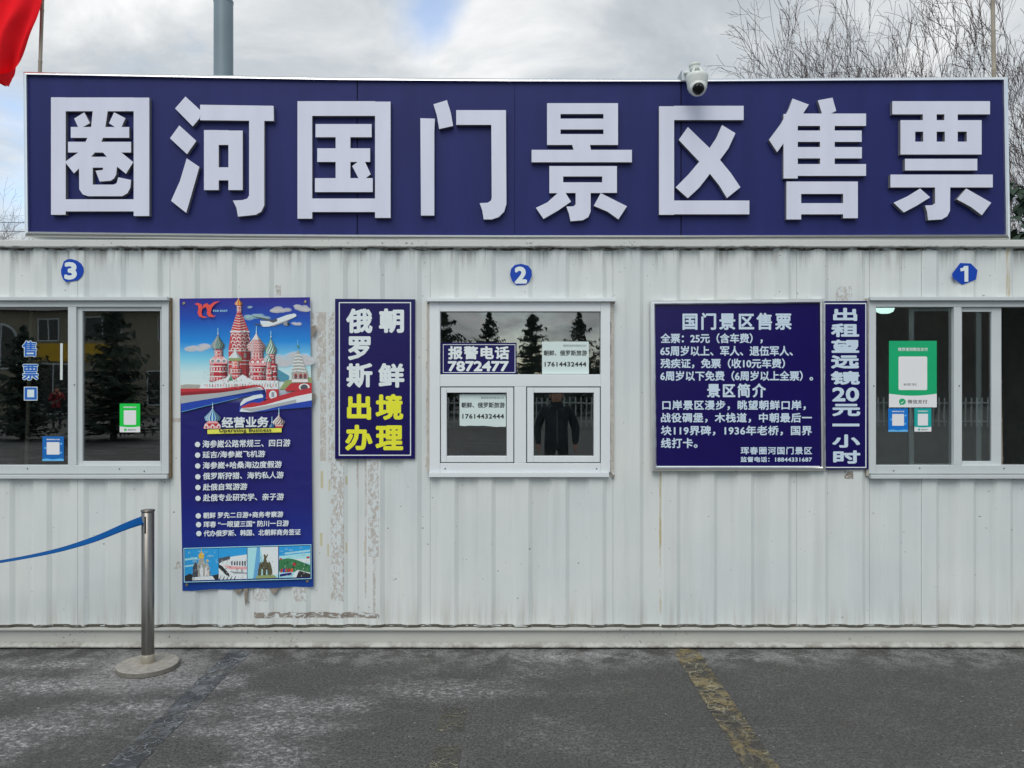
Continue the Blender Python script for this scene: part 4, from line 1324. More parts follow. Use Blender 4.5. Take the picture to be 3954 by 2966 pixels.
    for X, Y in ((710, 1172), (1179, 1166), (721, 2258), (1187, 2244)):
        g = B(); p = P(X, Y, y)
        g.lathe([(.0025, .001), (.004, .0035), (.0085, .003), (.0095, .0)], M('grommet_brass', (150, 140, 110), .35, .8), 16, Matrix.Translation((p.x, y - .0015, p.z)) @ Matrix.Rotation(math.radians(90), 4, 'X'))
        g.lathe([(0, .0012), (.0025, .001)], BLACKP, 12, Matrix.Translation((p.x, y - .0015, p.z)) @ Matrix.Rotation(math.radians(90), 4, 'X'))
        g.obj('grommet', t, smooth=True)
    b = B()
    Z7 = Z(0, 1976, .5967)
    Zq = Z(680, 1130, .3435)
    for zf, pts in ((Z7, [(1520, 495), (1570, 498), (1560, 515), (1540, 540), (1522, 515)]), (Z7, [(1742, 488), (1810, 490), (1775, 542)]), (Z7, [(1578, 495), (1604, 497), (1600, 585), (1588, 610)]),
                    (Zq, [(1525, 380), (1572, 365), (1572, 440), (1530, 510)]), (Zq, [(1528, 1140), (1570, 1135), (1545, 1240), (1530, 1270)])):
        p = pts_of(zf, pts, -.002)
        b.prism([Vector((q.x, 0, q.z)) for q in p], -.004, -.001, M('tape_brown', (120, 112, 102), .7, var=.3, scale=30))
    b.obj('torn_tape', t)


build_poster()


def sticker(label, zf, x0, y0, x1, y1, col, kind, y=.0165):
    t = thing('payment_sticker', label, 'sticker', P(*zf((x0 + x1) / 2, y1), y), 'payment stickers on the window glass')
    w, h = x1 - x0, y1 - y0
    b = B(); b.prism(pts_of(zf, rect(x0, y0, x1, y1), y), y, y + .001, col); b.obj('backing', t)
    a = Art(y - .0003)
    white = M('sticker_white', (205, 215, 222), .35, var=.02)
    grey = M('sticker_grey', (110, 125, 125), .5)
    r = w * .02
    px0, px1, py0, py1 = x0 + w * .2, x1 - w * .2, y0 + h * .235, y0 + h * .74
    a.poly(zf, [(px0 + r, py0), (px1 - r, py0), (px1, py0 + r), (px1, py1 - r), (px1 - r, py1), (px0 + r, py1), (px0, py1 - r), (px0, py0 + r)], white)
    if kind == 'g':
        n = 12
        a.poly(zf, [(x0 + w * i / n, y0 + h * (.795 + .03 * math.sin(math.pi * i / n))) for i in range(n + 1)] + [(x1, y1), (x0, y1)], white)
        gx, gy, gr = x0 + w * .28, y0 + h * .915, w * .072
        a.ell(zf, gx, gy, gr, gr * .92, col, 20)
        a.poly(zf, [(gx - gr * .7, gy + gr * .5), (gx - gr * .2, gy + gr * .8), (gx - gr * .75, gy + gr * 1.1)], col)
        a.poly(zf, [(gx - gr * .55, gy - gr * .05), (gx - gr * .15, gy + gr * .2), (gx + gr * .7, gy - gr * .4), (gx - gr * .15, gy + gr * .55)], white)
    else:
        a.poly(zf, [(x0, y1 - h * .07), (x0 + w * .2, y1 - h * .1), (x0 + w * .5, y1 - h * .06), (x0 + w * .8, y1 - h * .1), (x1, y1 - h * .08), (x1, y1), (x0, y1)], M('sticker_pale_blue', (90, 160, 205), .4))
        for fx, fy in ((.88, .3), (.14, .47), (.86, .66)):
            a.ell(zf, x0 + w * fx, y0 + h * fy, w * .055, w * .05, M('sticker_pale_blue', (90, 160, 205), .4), 12)
    a.b.obj('printed_panel', t)
    b = B()
    yt = a.y - .0003
    head = '推荐使用微信支付' if kind == 'g' else '推荐使用支付宝'
    text(b, head, (x0 + w * .19, y0 + h * .10, x1 - w * .19, y0 + h * .155), yt, white, .25, zf)
    if kind == 'g':
        text(b, '微信支付', (x0 + w * .39, y0 + h * .885, x0 + w * .8, y0 + h * .945), yt, grey if w < 200 else BLACKP, .15, zf)
    if w > 300:
        text(b, '圈河国门景区', (x0 + w * .31, y0 + h * .64, x0 + w * .58, y0 + h * .672), yt, BLACKP, 0, zf)
    b.obj('lettering', t)


GREEN1, GREEN2, GREEN3 = M('sticker_green', (20, 150, 98), .3), M('sticker_bright_green', (20, 178, 62), .3), M('sticker_teal', (20, 148, 142), .3)
BLUE1, BLUE2 = M('sticker_blue', (14, 104, 182), .3), M('sticker_mid_blue', (20, 92, 160), .3)
sticker('large green and white payment sticker on the glass of window 1', ZW1, 205, 412, 613, 980, GREEN1, 'g')
sticker('small blue payment sticker below the large green one', ZW1, 199, 990, 367, 1189, BLUE1, 'b')
sticker('small teal payment sticker below the large green one', ZW1, 422, 988, 567, 1187, GREEN3, 'g')
sticker('bright green payment sticker on the sliding pane of window 3', ZW3, 1022, 948, 1197, 1193, GREEN2, 'g')
sticker('blue payment sticker low on the glass under the column of blue characters', ZW3, 362, 1228, 545, 1438, BLUE2, 'b')


def build_glass_notes():
    # police telephone notice
    y = GY - .0075
    t = thing('phone_notice', 'indigo notice with police phone number in the upper light of the middle window', 'sign', P(1850, 1444, y))
    b = B(); b.prism(pts_of(ZW2, rect(137, 440, 806, 716), y), y, y + .001, INDIGO); b.obj('sheet', t)
    a = Art(y - .0005); framed_line(a, ZW2, 160, 454, 795, 704, 5, WHITEP); a.b.obj('border_line', t)
    b = B()
    text(b, '报警电话', (205, 470, 742, 586), y - .0007, WHITEP, 2.2, ZW2, space=1.15)
    text(b, '7872477', (203, 600, 738, 692), y - .0007, WHITEP, 2.4, ZW2)
    b.obj('lettering', t)
    for lab, x0, y0, x1, y1, dx, dy in (('white paper note taped in the upper light of the middle window', 1030, 430, 1440, 714, 0, 0),
                                        ('white paper note taped inside the lower left casement, torn along its foot', 306, 893, 712, 1180, -722, 457)):
        t = thing('paper_note', lab, 'paper', P(*ZW2((x0 + x1) / 2, y1), y), 'paper notes on the middle window')
        rnd = random.Random(x0)
        bot = [(x1 - (x1 - x0) * i / 10, y1 - (rnd.uniform(0, 6) if dx else 0) - (8 if dx and i > 3 else 0)) for i in range(11)]
        b = B(); b.prism(pts_of(ZW2, [(x0, y0), (x1, y0)] + bot, y), y, y + .0008, PAPER); b.obj('sheet', t)
        b = B()
        text(b, '朝鲜、俄罗斯旅游', (1044 + dx, 506 + dy, 1424 + dx, 555 + dy), y - .0005, BLACKP, .5, ZW2)
        text(b, '17614432444', (1052 + dx, 608 + dy, 1418 + dx, 650 + dy), y - .0005, BLACKP, .9, ZW2, space=1.1)
        text(b, '暑期旅游特惠报名处', (1215 + dx, 456 + dy, 1420 + dx, 476 + dy), y - .0005, M('print_faint', (130, 142, 138), .6), .1, ZW2)
        b.obj('lettering', t)
    # blue characters with white outline on window 3
    y = .0165
    t = thing('window_lettering', 'column of three blue white-edged characters stuck on the glass of window 3', 'sticker', P(115, 1545, y))
    wt, bl = M('vinyl_white', (190, 205, 225), .4), M('vinyl_mid_blue', (24, 88, 168), .4)
    for ch, bx in (('售', (192, 414, 313, 546)), ('票', (194, 614, 325, 746)), ('口', (208, 808, 316, 918))):
        b = B()
        if ch == '口':
            x0, y0, x1, y1 = bx
            b.flat(pts_of(ZW3, rect(x0 - 4, y0 - 4, x1 + 4, y1 + 4), y), wt)
            for q in (rect(x0 + 2, y0 + 2, x1 - 2, y0 + 20), rect(x0 + 2, y1 - 24, x1 - 2, y1 - 3), rect(x0 + 2, y0 + 20, x0 + 24, y1 - 24), rect(x1 - 24, y0 + 20, x1 - 2, y1 - 24)):
                b.flat(pts_of(ZW3, q, y - .0006), bl)
        else:
            text(b, ch, (bx[0] - 5, bx[1] - 5, bx[2] + 5, bx[3] + 5), y, wt, 4.6, ZW3)
            text(b, ch, bx, y - .0008, bl, 1.3, ZW3)
        b.obj('character', t)
    b = B(); b.prism(pts_of(ZW3, [(514, 432), (536, 434), (534, 746), (513, 745)], y), y, y + .001, M('tape_white', (185, 192, 190), .5))
    tag(b.obj('tape_strip'), 'long white tape strip stuck upright on the glass of window 3', 'tape')


build_glass_notes()


# ------------------------------------------------------------------ security camera on the sign
def build_camera():
    y0 = -.21
    c = P(2692, 290, y0)
    t = thing('security_camera', 'white dome security camera on a bracket at the top edge of the blue sign', 'camera', c)
    wh = M('camera_plastic', (186, 190, 184), .38, var=.04)
    d = 5.09 / FPX
    R = 43 * d
    b = B()
    b.lathe([(0, .004), (R * .9, .004), (R * 1.0, -.004), (R * .985, -.02), (R * .93, -.045), (R * .86, -.085), (R * .72, -.105), (R * .5, -.115)], wh, 40, Matrix.Translation(c))
    b.obj('housing', t, smooth=True)
    axis = Matrix.Translation(c + Vector((0, -R * .18, -.083))) @ Matrix.Rotation(math.radians(-58), 4, 'X') @ Matrix.Rotation(math.radians(6), 4, 'Y')
    r = R * .80
    prof = [(r * math.sin(a), -r * math.cos(a)) for a in [math.radians(v) for v in range(34, 118, 6)]]
    b = B(); b.lathe(prof, wh, 36, axis); b.obj('eyeball', t, smooth=True)
    bl = M('camera_black', (14, 16, 18), .12, lit=False)
    b = B(); b.lathe([(r * .62, -r * .78), (r * .66, -r * .80), (r * .44, -r * .92), (0, -r * .97)], bl, 30, axis); b.obj('lens_cover', t, smooth=True)
    b = B()
    for dx in (-.011, .011):
        b.lathe([(0, -.001), (.0055, 0)], M('camera_led', (110, 112, 112), .3), 12, axis @ Matrix.Translation((dx, -.022, -r * .972)))
    b.obj('led', t)
    b = B()
    b.lathe([(0, .085), (.036, .083), (.0375, .072), (.034, .064), (.034, .045), (.026, .035), (0, .034)], wh, 24, Matrix.Translation(c + Vector((-.003, .02, -.002))) @ Matrix.Rotation(math.radians(-8), 4, 'Y'))
    for a in (20, 75, 150, 215, 300):
        p = c + Vector((math.cos(math.radians(a)) * R * .62, math.sin(math.radians(a)) * R * .62, .004))
        b.tube([p, p + Vector((-p.x + c.x, -p.y + c.y, 0)) * .5 + Vector((0, 0, .04))], [.009, .006], wh, 8)
    b.obj('mount', t, smooth=False)
    b = B()
    st = M('camera_bracket', (172, 178, 182), .4, .2)
    q = P(2642, 290, -.06)
    b.box(q.x - .02, q.x + .032, -.075, -.071, q.z - .04, q.z + .03, st)
    b.box(q.x - .018, q.x + .03, -.07, .10, q.z + .03, q.z + .034, st)
    b.tube([Vector((q.x + .005, -.075, q.z + .01)), c + Vector((-.02, .05, .03)), c + Vector((0, .01, .055))], .014, wh, 10)
    b.obj('bracket', t)


build_camera()


# ------------------------------------------------------------------ rope post with blue belt
def build_stanchion():
    y = -.38
    c = P(571, 2560, y); c.z = 0
    t = thing('stanchion', 'steel queue post on a round base with a blue belt drawn out to the left', 'queue post', c)
    m, nt, b = nodes_of('brushed_steel')
    tc = nt.nodes.new('ShaderNodeTexCoord').outputs['Object']
    col = mix(nt, nz(nt, tc, 4, 5, .6, 0, (6, 6, 1)), (.15, .142, .128), (.27, .255, .235))
    nt.links.new(col, b.inputs['Base Color']); b.inputs['Metallic'].default_value = .9
    nt.links.new(rng(nt, nz(nt, tc, 7, 4, .6, 0, (5, 5, .6)), .3, .7, .26, .42), b.inputs['Roughness'])
    r = .0375
    q = B(); q.lathe([(r, .03), (r, .98), (r * .9, .982)], m, 40, Matrix.Translation(c)); q.obj('post', t, smooth=True)
    q = B(); q.lathe([(r * 1.05, .98), (r * 1.1, .985), (r * 1.08, .992), (0, .996)], m, 40, Matrix.Translation(c)); q.obj('cap', t, smooth=True)
    q = B(); q.lathe([(r * 1.02, .03), (r * 1.06, .032), (r * 1.06, .085), (r * 1.0, .09)], M('post_collar', (158, 152, 138), .45, .6, var=.15), 40, Matrix.Translation(c)); q.obj('collar', t, smooth=True)
    R = .182
    dust = M('base_dusty', (132, 128, 120), .7, var=.28, scale=26, bump=.4, bscale=90)
    q = B(); q.lathe([(r * .9, .037), (R * .55, .0365), (R * .965, .034), (R, .030)], dust, 64, Matrix.Translation(c)); q.lathe([(R, .030), (R, .004), (R * .98, .001)], M('base_rim', (112, 108, 100), .55, .3, var=.2, scale=30), 64, Matrix.Translation(c)); q.obj('base', t, smooth=False)
    q = B(); q.box(c.x - .004, c.x + .006, c.y - r - .001, c.y - r + .012, .85, .955, GASKET); q.obj('belt_slot', t)
    # belt: hangs in a shallow curve and turns edge-on
    S_ = [(572, 2004, 17), (548, 2009, 16.5), (480, 2033, 14.5), (382, 2077, 12), (300, 2103, 9), (227, 2125, 6.5), (110, 2150, 4), (0, 2169, 2.8), (-150, 2192, 4), (-400, 2215, 12), (-700, 2200, 17)]
    hw = .028
    bl = M('belt_blue', (6, 66, 120), .8, spec=.12, var=.05, bump=.2, bscale=300)
    top, bot = [], []
    for i, (X, Y, h) in enumerate(S_):
        yy = c.y - .03 - .0008 * i * i
        p = P(X, Y, yy)
        v = min(h / FPX * (CAM_D + yy), hw)
        dd = math.sqrt(max(hw * hw - v * v, 0))
        top.append(p + Vector((0, dd, v))); bot.append(p + Vector((0, -dd, -v)))
    n = len(S_)
    q = B(); q.add(top + bot, [(i, i + 1, n + i + 1, n + i) for i in range(n - 1)], bl)
    o = q.obj('belt', t, smooth=True)
    md = o.modifiers.new('smooth', 'SUBSURF'); md.levels = 2; md.render_levels = 2
    md = o.modifiers.new('thickness', 'SOLIDIFY'); md.thickness = .0015
    # the post the belt is hooked to, just outside the photograph
    return t


ST = build_stanchion()


def copy_tree(o, dx, keep):
    n = o.copy(); COL.objects.link(n); n.location = o.location + dx
    for ch in [q for q in bpy.data.objects if q.parent == o and q.name.split('.')[0] in keep]:
        k = ch.copy(); COL.objects.link(k); k.parent = n
    return n


e = P(-700, 2200, -.49)
n2 = copy_tree(ST, Vector((e.x - ST.location.x, -.12, 0)), {'post', 'cap', 'collar', 'base'})
n2['label'] = 'steel queue post that catches the far end of the blue belt'
ST['group'] = n2['group'] = 'steel queue posts'


# ------------------------------------------------------------------ poles and flags
def build_poles():
    # lamp post of grey painted steel behind the office
    y = 3.6
    a = P(863, 290, y)
    d = CAM_D + y
    r = 37 / FPX * d
    gm = M('pole_grey', (104, 118, 124), .45, .1, var=.08, scale=3)
    t = thing('steel_pole', 'thick grey steel pole rising behind the left part of the sign', 'pole', (a.x, y, 0))
    q = B(); q.lathe([(r * 1.03, 0), (r * 1.0, 3), (r * .97, P(0, 14, y).z)], gm, 32, Matrix.Translation((a.x, y, 0))); q.obj('shaft', t, smooth=True)
    zj = P(0, 14, y).z
    q = B(); q.lathe([(r * .97, zj), (r * 1.0, zj + .005), (r * 1.0, zj + .03), (r * .9, zj + .035), (r * .88, zj + 2.6), (0, zj + 2.62)], gm, 32, Matrix.Translation((a.x, y, 0))); q.obj('upper_shaft', t, smooth=True)
    bam = M('bamboo', (132, 124, 110), .6, var=.16, scale=9)
    red = M('flag_red', (220, 28, 36), .95, spec=.05, var=.07, bump=.15, bscale=400)

    def bamboo(x0, y0, x1, y1, y, w, label, zend, nodes):
        p0, p1 = P(x0, y0, y), P(x1, y1, y)
        dr = (p1 - p0) / (p1.z - p0.z)
        base = p0 + dr * (.02 - p0.z); tip = p0 + dr * (zend - p0.z)
        t = thing('flagpole', label, 'flagpole', base)
        rr = w / 2 / FPX * (CAM_D + y)
        pts, rad = [base], [rr * 1.15]
        z = .4
        while z < zend:
            p = p0 + dr * (z - p0.z)
            k = 1.15 - .3 * z / zend
            for dz, f in ((-.015, 1), (-.004, 1.12), (.004, 1.14), (.012, .96)):
                pts.append(p + dr * dz); rad.append(rr * k * f)
            z += nodes
        pts.append(tip); rad.append(rr * .8)
        b = B(); b.tube(pts, rad, bam, 12); b.obj('pole', t, smooth=True)
        return t, p0, dr
    t, p0, dr = bamboo(154, 281, 163, 20, .35, 15, 'bamboo flagpole with a red flag at the left end of the sign', 5.3, .37)
    # flag: cloth pinned along the pole above the picture, falling in folds to the left
    y = .33
    prof = [  # rows from the top: left X, right X, Y
        (-260, 200, -230), (-270, 202, -150), (-280, 201, -70), (-285, 197, 0), (-270, 190, 50), (-230, 170, 90), (-185, 136, 140), (-120, 112, 195), (-60, 84, 240), (-30, 72, 268), (-14, 70, 295), (0, 52, 315), (12, 28, 326)]
    nx = 22
    vs = []
    for j, (xl, xr, Y) in enumerate(prof):
        for i in range(nx + 1):
            u = i / nx
            X = xl + (xr - xl) * u
            fold = .075 * math.sin(u * 10 + j * .6) * (.35 + .65 * j / len(prof)) + .025 * math.sin(u * 25 + j * .9)
            if u > .94:
                fold -= .03
            p = P(X + 3 * math.sin(j * 2.1 + i), Y + 5 * math.sin(u * 11 + j) * (j > 7), y)
            vs.append((p.x, y + fold - .05, p.z))
    fs = [(j * (nx + 1) + i, j * (nx + 1) + i + 1, (j + 1) * (nx + 1) + i + 1, (j + 1) * (nx + 1) + i) for j in range(len(prof) - 1) for i in range(nx)]
    b = B(); b.add(vs, fs, red); o = b.obj('flag', t, smooth=True)
    md = o.modifiers.new('soft', 'SUBSURF'); md.levels = md.render_levels = 2
    bamboo(3838, 302, 3833, 0, .35, 17, 'bare bamboo flagpole at the right end of the sign', 5.6, .28)


build_poles()


# ------------------------------------------------------------------ trees
BARK = M('bark', (66, 58, 58), .9, var=.2, scale=8)
TWIG = M('twig', (80, 68, 66), .9, var=.2, scale=8)


def bare_tree(name, label, base, height, stems, seed, spread=.5, depth=4, lean=(0, 0), group='bare trees behind the office', wid=1.0):
    rnd = random.Random(seed)
    t = thing(name, label, 'tree', base, group)
    trunk, crown = B(), B()
    base = Vector(base)

    segs = []

    def grow(p, d, ln, r, lvl):
        k = 7 if lvl < 2 else (5 if lvl < 4 else 3)
        pts, rad = [p.copy()], [r]
        q, dd = p.copy(), d.copy()
        kids = []
        w = .10 if lvl == 0 else .135
        for i in range(k):
            dd = (dd + Vector((rnd.gauss(0, w), rnd.gauss(0, w), rnd.gauss(.05 if lvl < 2 else .015, w * .6)))).normalized()
            q = q + dd * ln / k * rnd.uniform(.8, 1.2)
            pts.append(q.copy()); rad.append(r * (1 - .66 * (i + 1) / k))
            if lvl < depth and i >= (2 if lvl == 0 else 1):
                kids.append((q.copy(), dd.copy(), rad[-1]))
        segs.append((lvl, pts, rad))
        for kp, kd, kr in kids:
            n_k = (2.0, 1.5, 1.25, 1.05, .5, .5)[lvl]
            for _ in range(int(n_k) + (rnd.random() < n_k - int(n_k))):
                a = kd.orthogonal().normalized()
                a.rotate(Matrix.Rotation(rnd.uniform(0, 2 * math.pi), 3, kd))
                ang = rnd.uniform(.4, 1.05)
                nd = (kd * math.cos(ang) + a * math.sin(ang) + Vector((0, 0, .12 if lvl < 2 else .03))).normalized()
                grow(kp, nd, ln * rnd.uniform(.3, .62), kr * .62, lvl + 1)
    for i in range(stems):
        an = 2 * math.pi * i / stems + rnd.uniform(-.4, .4)
        d = Vector((math.cos(an) * spread + lean[0], math.sin(an) * spread * .7 + lean[1], 1)).normalized() if stems > 1 else Vector((lean[0], lean[1], 1)).normalized()
        grow(Vector((math.cos(an), math.sin(an), 0)) * .12 * (stems > 1), d, height * rnd.uniform(.62, .82), height * .0075 + .01, 0)
    k = height / max(p.z for _, ps, _ in segs for p in ps)
    for lvl, ps, rad in segs:
        ps = [Vector((p.x * wid, p.y * wid, p.z)) for p in ps]
        if lvl < 2:
            (trunk if lvl < 1 else crown).tube([base + p * k for p in ps], [max(r * k * .85, .005) for r in rad], BARK, 6, caps=False)
            continue
        o = len(crown.v)
        for p, r in zip(ps, rad):
            p = base + p * k
            r = max(r * k * .8, .0036 if lvl < 4 else .0030)
            crown.v += [(p.x + r, p.y, p.z + r * .5), (p.x - r * .6, p.y + r * .8, p.z - r * .6), (p.x - r * .5, p.y - r * .8, p.z + r * .3)]
        mi = crown.mi(BARK if lvl < 3 else TWIG)
        for i in range(len(ps) - 1):
            for a in range(3):
                crown.f.append([o + i * 3 + a, o + i * 3 + (a + 1) % 3, o + i * 3 + 3 + (a + 1) % 3, o + i * 3 + 3 + a]); crown.m.append(mi)
    trunk.obj('trunk', t); crown.obj('branches', t)
    return t


def gp(X, y):
    p = P(X, 1483, y)
    return (p.x, y, 0)


bare_tree('bare_tree', 'largest bare tree with several dark stems above the last characters of the sign', gp(3330, 9), 11.0, 6, 21, .5, wid=.62)
bare_tree('bare_tree', 'slender bare tree left of the largest one', gp(3150, 10.5), 9.2, 3, 8, .3, wid=.55)
bare_tree('bare_tree', 'low bare tree right of the security camera', gp(3040, 11.5), 8.9, 3, 15, .26, wid=.5)
bare_tree('bare_tree', 'smallest bare tree nearest to the security camera', gp(2930, 13), 8.7, 2, 33, .14, wid=.36)
bare_tree('bare_tree', 'bare tree between the largest one and the bare flagpole', gp(3650, 11), 8.8, 4, 4, .30, wid=.6)
bare_tree('bare_tree', 'bare tree leaning in past the right end of the sign', gp(4060, 8.5), 8.6, 4, 11, .42, 4, (-.06, 0), wid=.75)
bare_tree('bare_tree', 'distant low bare tree showing left of the sign under the wires', gp(20, 24), 9.0, 4, 9, .5, wid=.8)


def build_spruce_mesh(seed=2):
    rnd = random.Random(seed)
    tr, cr = B(), B()
    H = 6.0
    ND = M('spruce_needles', (40, 56, 44), .8, var=.3, scale=3)
    tr.tube([(0, 0, 0), (0, 0, H * .96)], [.11, .01], BARK, 8)
    nl = 30
    for j in range(nl):
        f = j / nl
        z = .35 + (H - .45) * f + rnd.uniform(-.06, .06)
        R = (2.0 * (1 - f) ** .9 + .06) * rnd.uniform(.7, 1.15)
        nb = 8 if f < .7 else 6
        for i in range(nb):
            an = 2 * math.pi * (i + rnd.random() * .8) / nb + j
            L = R * rnd.uniform(.5, 1.25)
            zo = rnd.uniform(-.12, .12)
            d = Vector((math.cos(an), math.sin(an), 0))
            s = Vector((-d.y, d.x, 0))
            k = 7
            for m in range(1, k + 1):
                u = m / k
                c = d * L * u + Vector((0, 0, z + zo - .28 * L * u + .42 * L * u * u))
                for sg in (-1, 1):
                    w = (.26 * L * (1.1 - u) + .05) * rnd.uniform(.5, 1.5)
                    tip = c + s * sg * w + d * w * .7 + Vector((0, 0, rnd.uniform(-.26, .06)))
                    cr.add([c - d * .08 + Vector((0, 0, .04)), c + d * .07 - Vector((0, 0, .05)), tip], [(0, 1, 2)], ND)
                cr.add([c - d * .1 + s * .03, c - d * .1 - s * .03, c + d * .12 + Vector((0, 0, .05))], [(0, 1, 2)], ND)
    return tr, cr


def spruces():
    tr, cr = build_spruce_mesh()
    t0 = thing('spruce_tree', 'x', 'tree', (0, 0, 0), 'spruces across the car park')
    a, b = tr.obj('trunk', t0), cr.obj('crown', t0)
    t1 = thing('spruce_tree', 'x', 'tree', (0, 0, 0), 'spruces across the car park')
    tr, cr = build_spruce_mesh(7)
    a1, b1 = tr.obj('trunk', t1), cr.obj('crown', t1)
    spots = [(-4.3, -41, 1.25, 'tall spruce, leftmost of those reflected in the middle window'), (-1.3, -39.5, 1.0, 'spruce second from the left reflected in the middle window'),
             (1.17, -39.5, 1.0, 'spruce third from the left reflected in the middle window'), (3.84, -39.5, 1.0, 'spruce reflected behind the upper paper note'),
             (5.5, -40.5, .8, 'short spruce at the right edge of the reflection in the middle window'),
             (-15.6, -19.7, .62, 'spruce reflected behind the blue characters of window 3'), (-12.7, -19.7, .75, 'dense spruce reflected in the sliding pane of window 3'),
             (gp(4090, 5.2)[0], 5.2, .92, 'dark evergreen behind the right end of the sign')]
    for i, (x, y, s, lab) in enumerate(spots):
        o = t1 if i == 1 else t0
        if i > 1:
            o = (t1 if i % 2 else t0).copy(); COL.objects.link(o)
            for q in ((a1, b1) if i % 2 else (a, b)):
                k = q.copy(); COL.objects.link(k); k.parent = o
        o.location = (x, y, 0); wd = (1.2, .95, 1.25, 1.0, 1.5, 1.25, 1.3, 1.15)[i]; o.scale = (s * wd, s * wd, s); o.rotation_euler.z = i * 1.3
        o['label'] = lab
        if i == 7:
            del o['group']


spruces()


def build_wires():
    y = 26
    for Y, lab in ((838, 'upper thin overhead wire left of the sign'), (872, 'lower thin overhead wire left of the sign')):
        a, c = P(-900, Y - 6, y), P(1100, Y + 2, y)
        b = B(); b.tube([a + (c - a) * i / 8 + Vector((0, 0, -.25 * math.sin(math.pi * i / 8))) for i in range(9)], .012, GASKET, 5)
        tag(b.obj('overhead_wire'), lab, 'wire', 'overhead wires')


build_wires()


# ------------------------------------------------------------------ what the glass reflects: the far side of the car park
def build_far_side():
    # wooded rise closing the view to the right
    m, nt, b = nodes_of('winter_wood')
    tc = nt.nodes.new('ShaderNodeTexCoord').outputs['Object']
    c = mix(nt, nz(nt, tc, .9, 8, .75, 0, (2, 2, .4)), (.018, .016, .014), (.075, .066, .056))
    nt.links.new(c, b.inputs['Base Color']); b.inputs['Roughness'].default_value = 1
    rnd = random.Random(4)
    q = B()
    n = 60
    top, bot, back = [], [], []
    for i in range(n + 1):
        x = 14 + 90 * i / n
        h = 13 + 3 * math.sin(i * .37) + rnd.uniform(-.8, .8)
        if i < 6:
            h *= .35 + .65 * i / 6
        top.append((x, -58 + 4 * math.sin(i * .3), h)); bot.append((x, -52 + 2 * math.sin(i * .3), 0)); back.append((x, -90, 0))
    q.add(top + bot + back, [(i, i + 1, n + 2 + i, n + 1 + i) for i in range(n)] + [(i + 1, i, 2 * n + 2 + i, 2 * n + 3 + i) for i in range(n)], m)
    setting(q.obj('hill'))
    bare_tree('bare_tree', 'dark bare tree reflected in the narrow pane of window 1', (26, -33, 0), 10, 3, 5, .4, 4, group='bare trees across the car park')
    bare_tree('bare_tree', 'dark bare tree reflected in the wide pane of window 1', (21, -34, 0), 11, 2, 6, .4, 4, group='bare trees across the car park')
    # white picket railing
    wt = M('railing_white', (170, 175, 175), .5)
    t = thing('picket_railing', 'white picket railing across the car park reflected in the windows', 'railing', (10, -26, 0))
    r = B()
    for z in (.25, 1.0):
        r.box(-3, 28, -26.02, -25.98, z, z + .05, wt)
    r.obj('rail', t)
    r = B()
    x = -3
    while x < 28:
        r.box(x, x + .05, -26.05, -26.022, .08, 1.25, wt); x += .22
    r.obj('pickets', t)
    # two-storey office with a yellow banner
    y = -40.0
    t = thing('office_block', 'cream two-storey building with yellow banner reflected in window 3', 'building', (-30, y, 0))
    cream, dk, roof = M('render_cream', (128, 121, 104), .8, var=.08), M('dark_glass', (26, 32, 36), .15, lit=False), M('roof_tile', (86, 84, 86), .7, var=.2)
    q = B(); q.box(-48, -17.5, y - 12, y, 0, 6.0, cream); q.obj('wall', t)
    q = B()
    q.add([(-48.6, y + .6, 6.0), (-17, y + .6, 6.0), (-17, y - 12.5, 6.0), (-48.6, y - 12.5, 6.0), (-44, y - 6, 8.8), (-21, y - 6, 8.8)], [(0, 1, 5, 4), (1, 2, 5), (2, 3, 4, 5), (3, 0, 4), (0, 3, 2, 1)], roof)
    q.obj('roof', t)
    for x0, x1, z0, z1 in ((-27.3, -26.2, 4.3, 5.5), (-24.6, -22.6, 4.5, 5.6), (-20.4, -19.2, 4.3, 5.6), (-27.6, -25.4, .1, 2.9), (-21, -19.4, .6, 2.5), (-37, -35, 4.2, 5.4), (-36, -33, .8, 2.6)):
        w = B(); w.box(x0 - .08, x1 + .08, y + .001, y + .06, z0 - .08, z1 + .08, wt); o = w.obj('window', t)
        g = B(); xm = (x0 + x1) / 2
        g.box(x0, xm - .04, y + .05, y + .066, z0, z1, dk); g.box(xm + .04, x1, y + .05, y + .066, z0, z1, dk); g.obj('glass_pane', o)
    w = B()
    arc = [Vector((-29.5 + 1.0 * math.cos(a), 0, 4.2 + 1.1 * math.sin(a))) for a in [math.pi * i / 16 for i in range(17)]] + [Vector((-30.5, 0, 2.6)), Vector((-28.5, 0, 2.6))]
    w.prism(arc, y + .06, y + .001, wt); o = w.obj('window', t)
    g = B()
    for x0, x1 in ((-30.4, -29.55), (-29.45, -28.6)):
        s = -1 if x0 < -29.5 else 1
        pts = [Vector((-29.5 + s * .05 + s * .85 * math.cos(a), 0, 4.2 + .95 * math.sin(a))) for a in [math.pi / 2 * i / 8 for i in range(9)]] + [Vector((-29.5 + s * .05, 0, 2.7)), Vector((-29.5 + s * .9, 0, 2.7))]
        g.prism(pts, y + .07, y + .061, dk)
    g.obj('glass_pane', o)
    w = B(); w.box(-27.5, -22.8, y + .07, y + .12, 3.1, 4.1, M('banner_yellow', (190, 150, 20), .6)); w.obj('banner', t)


build_far_side()


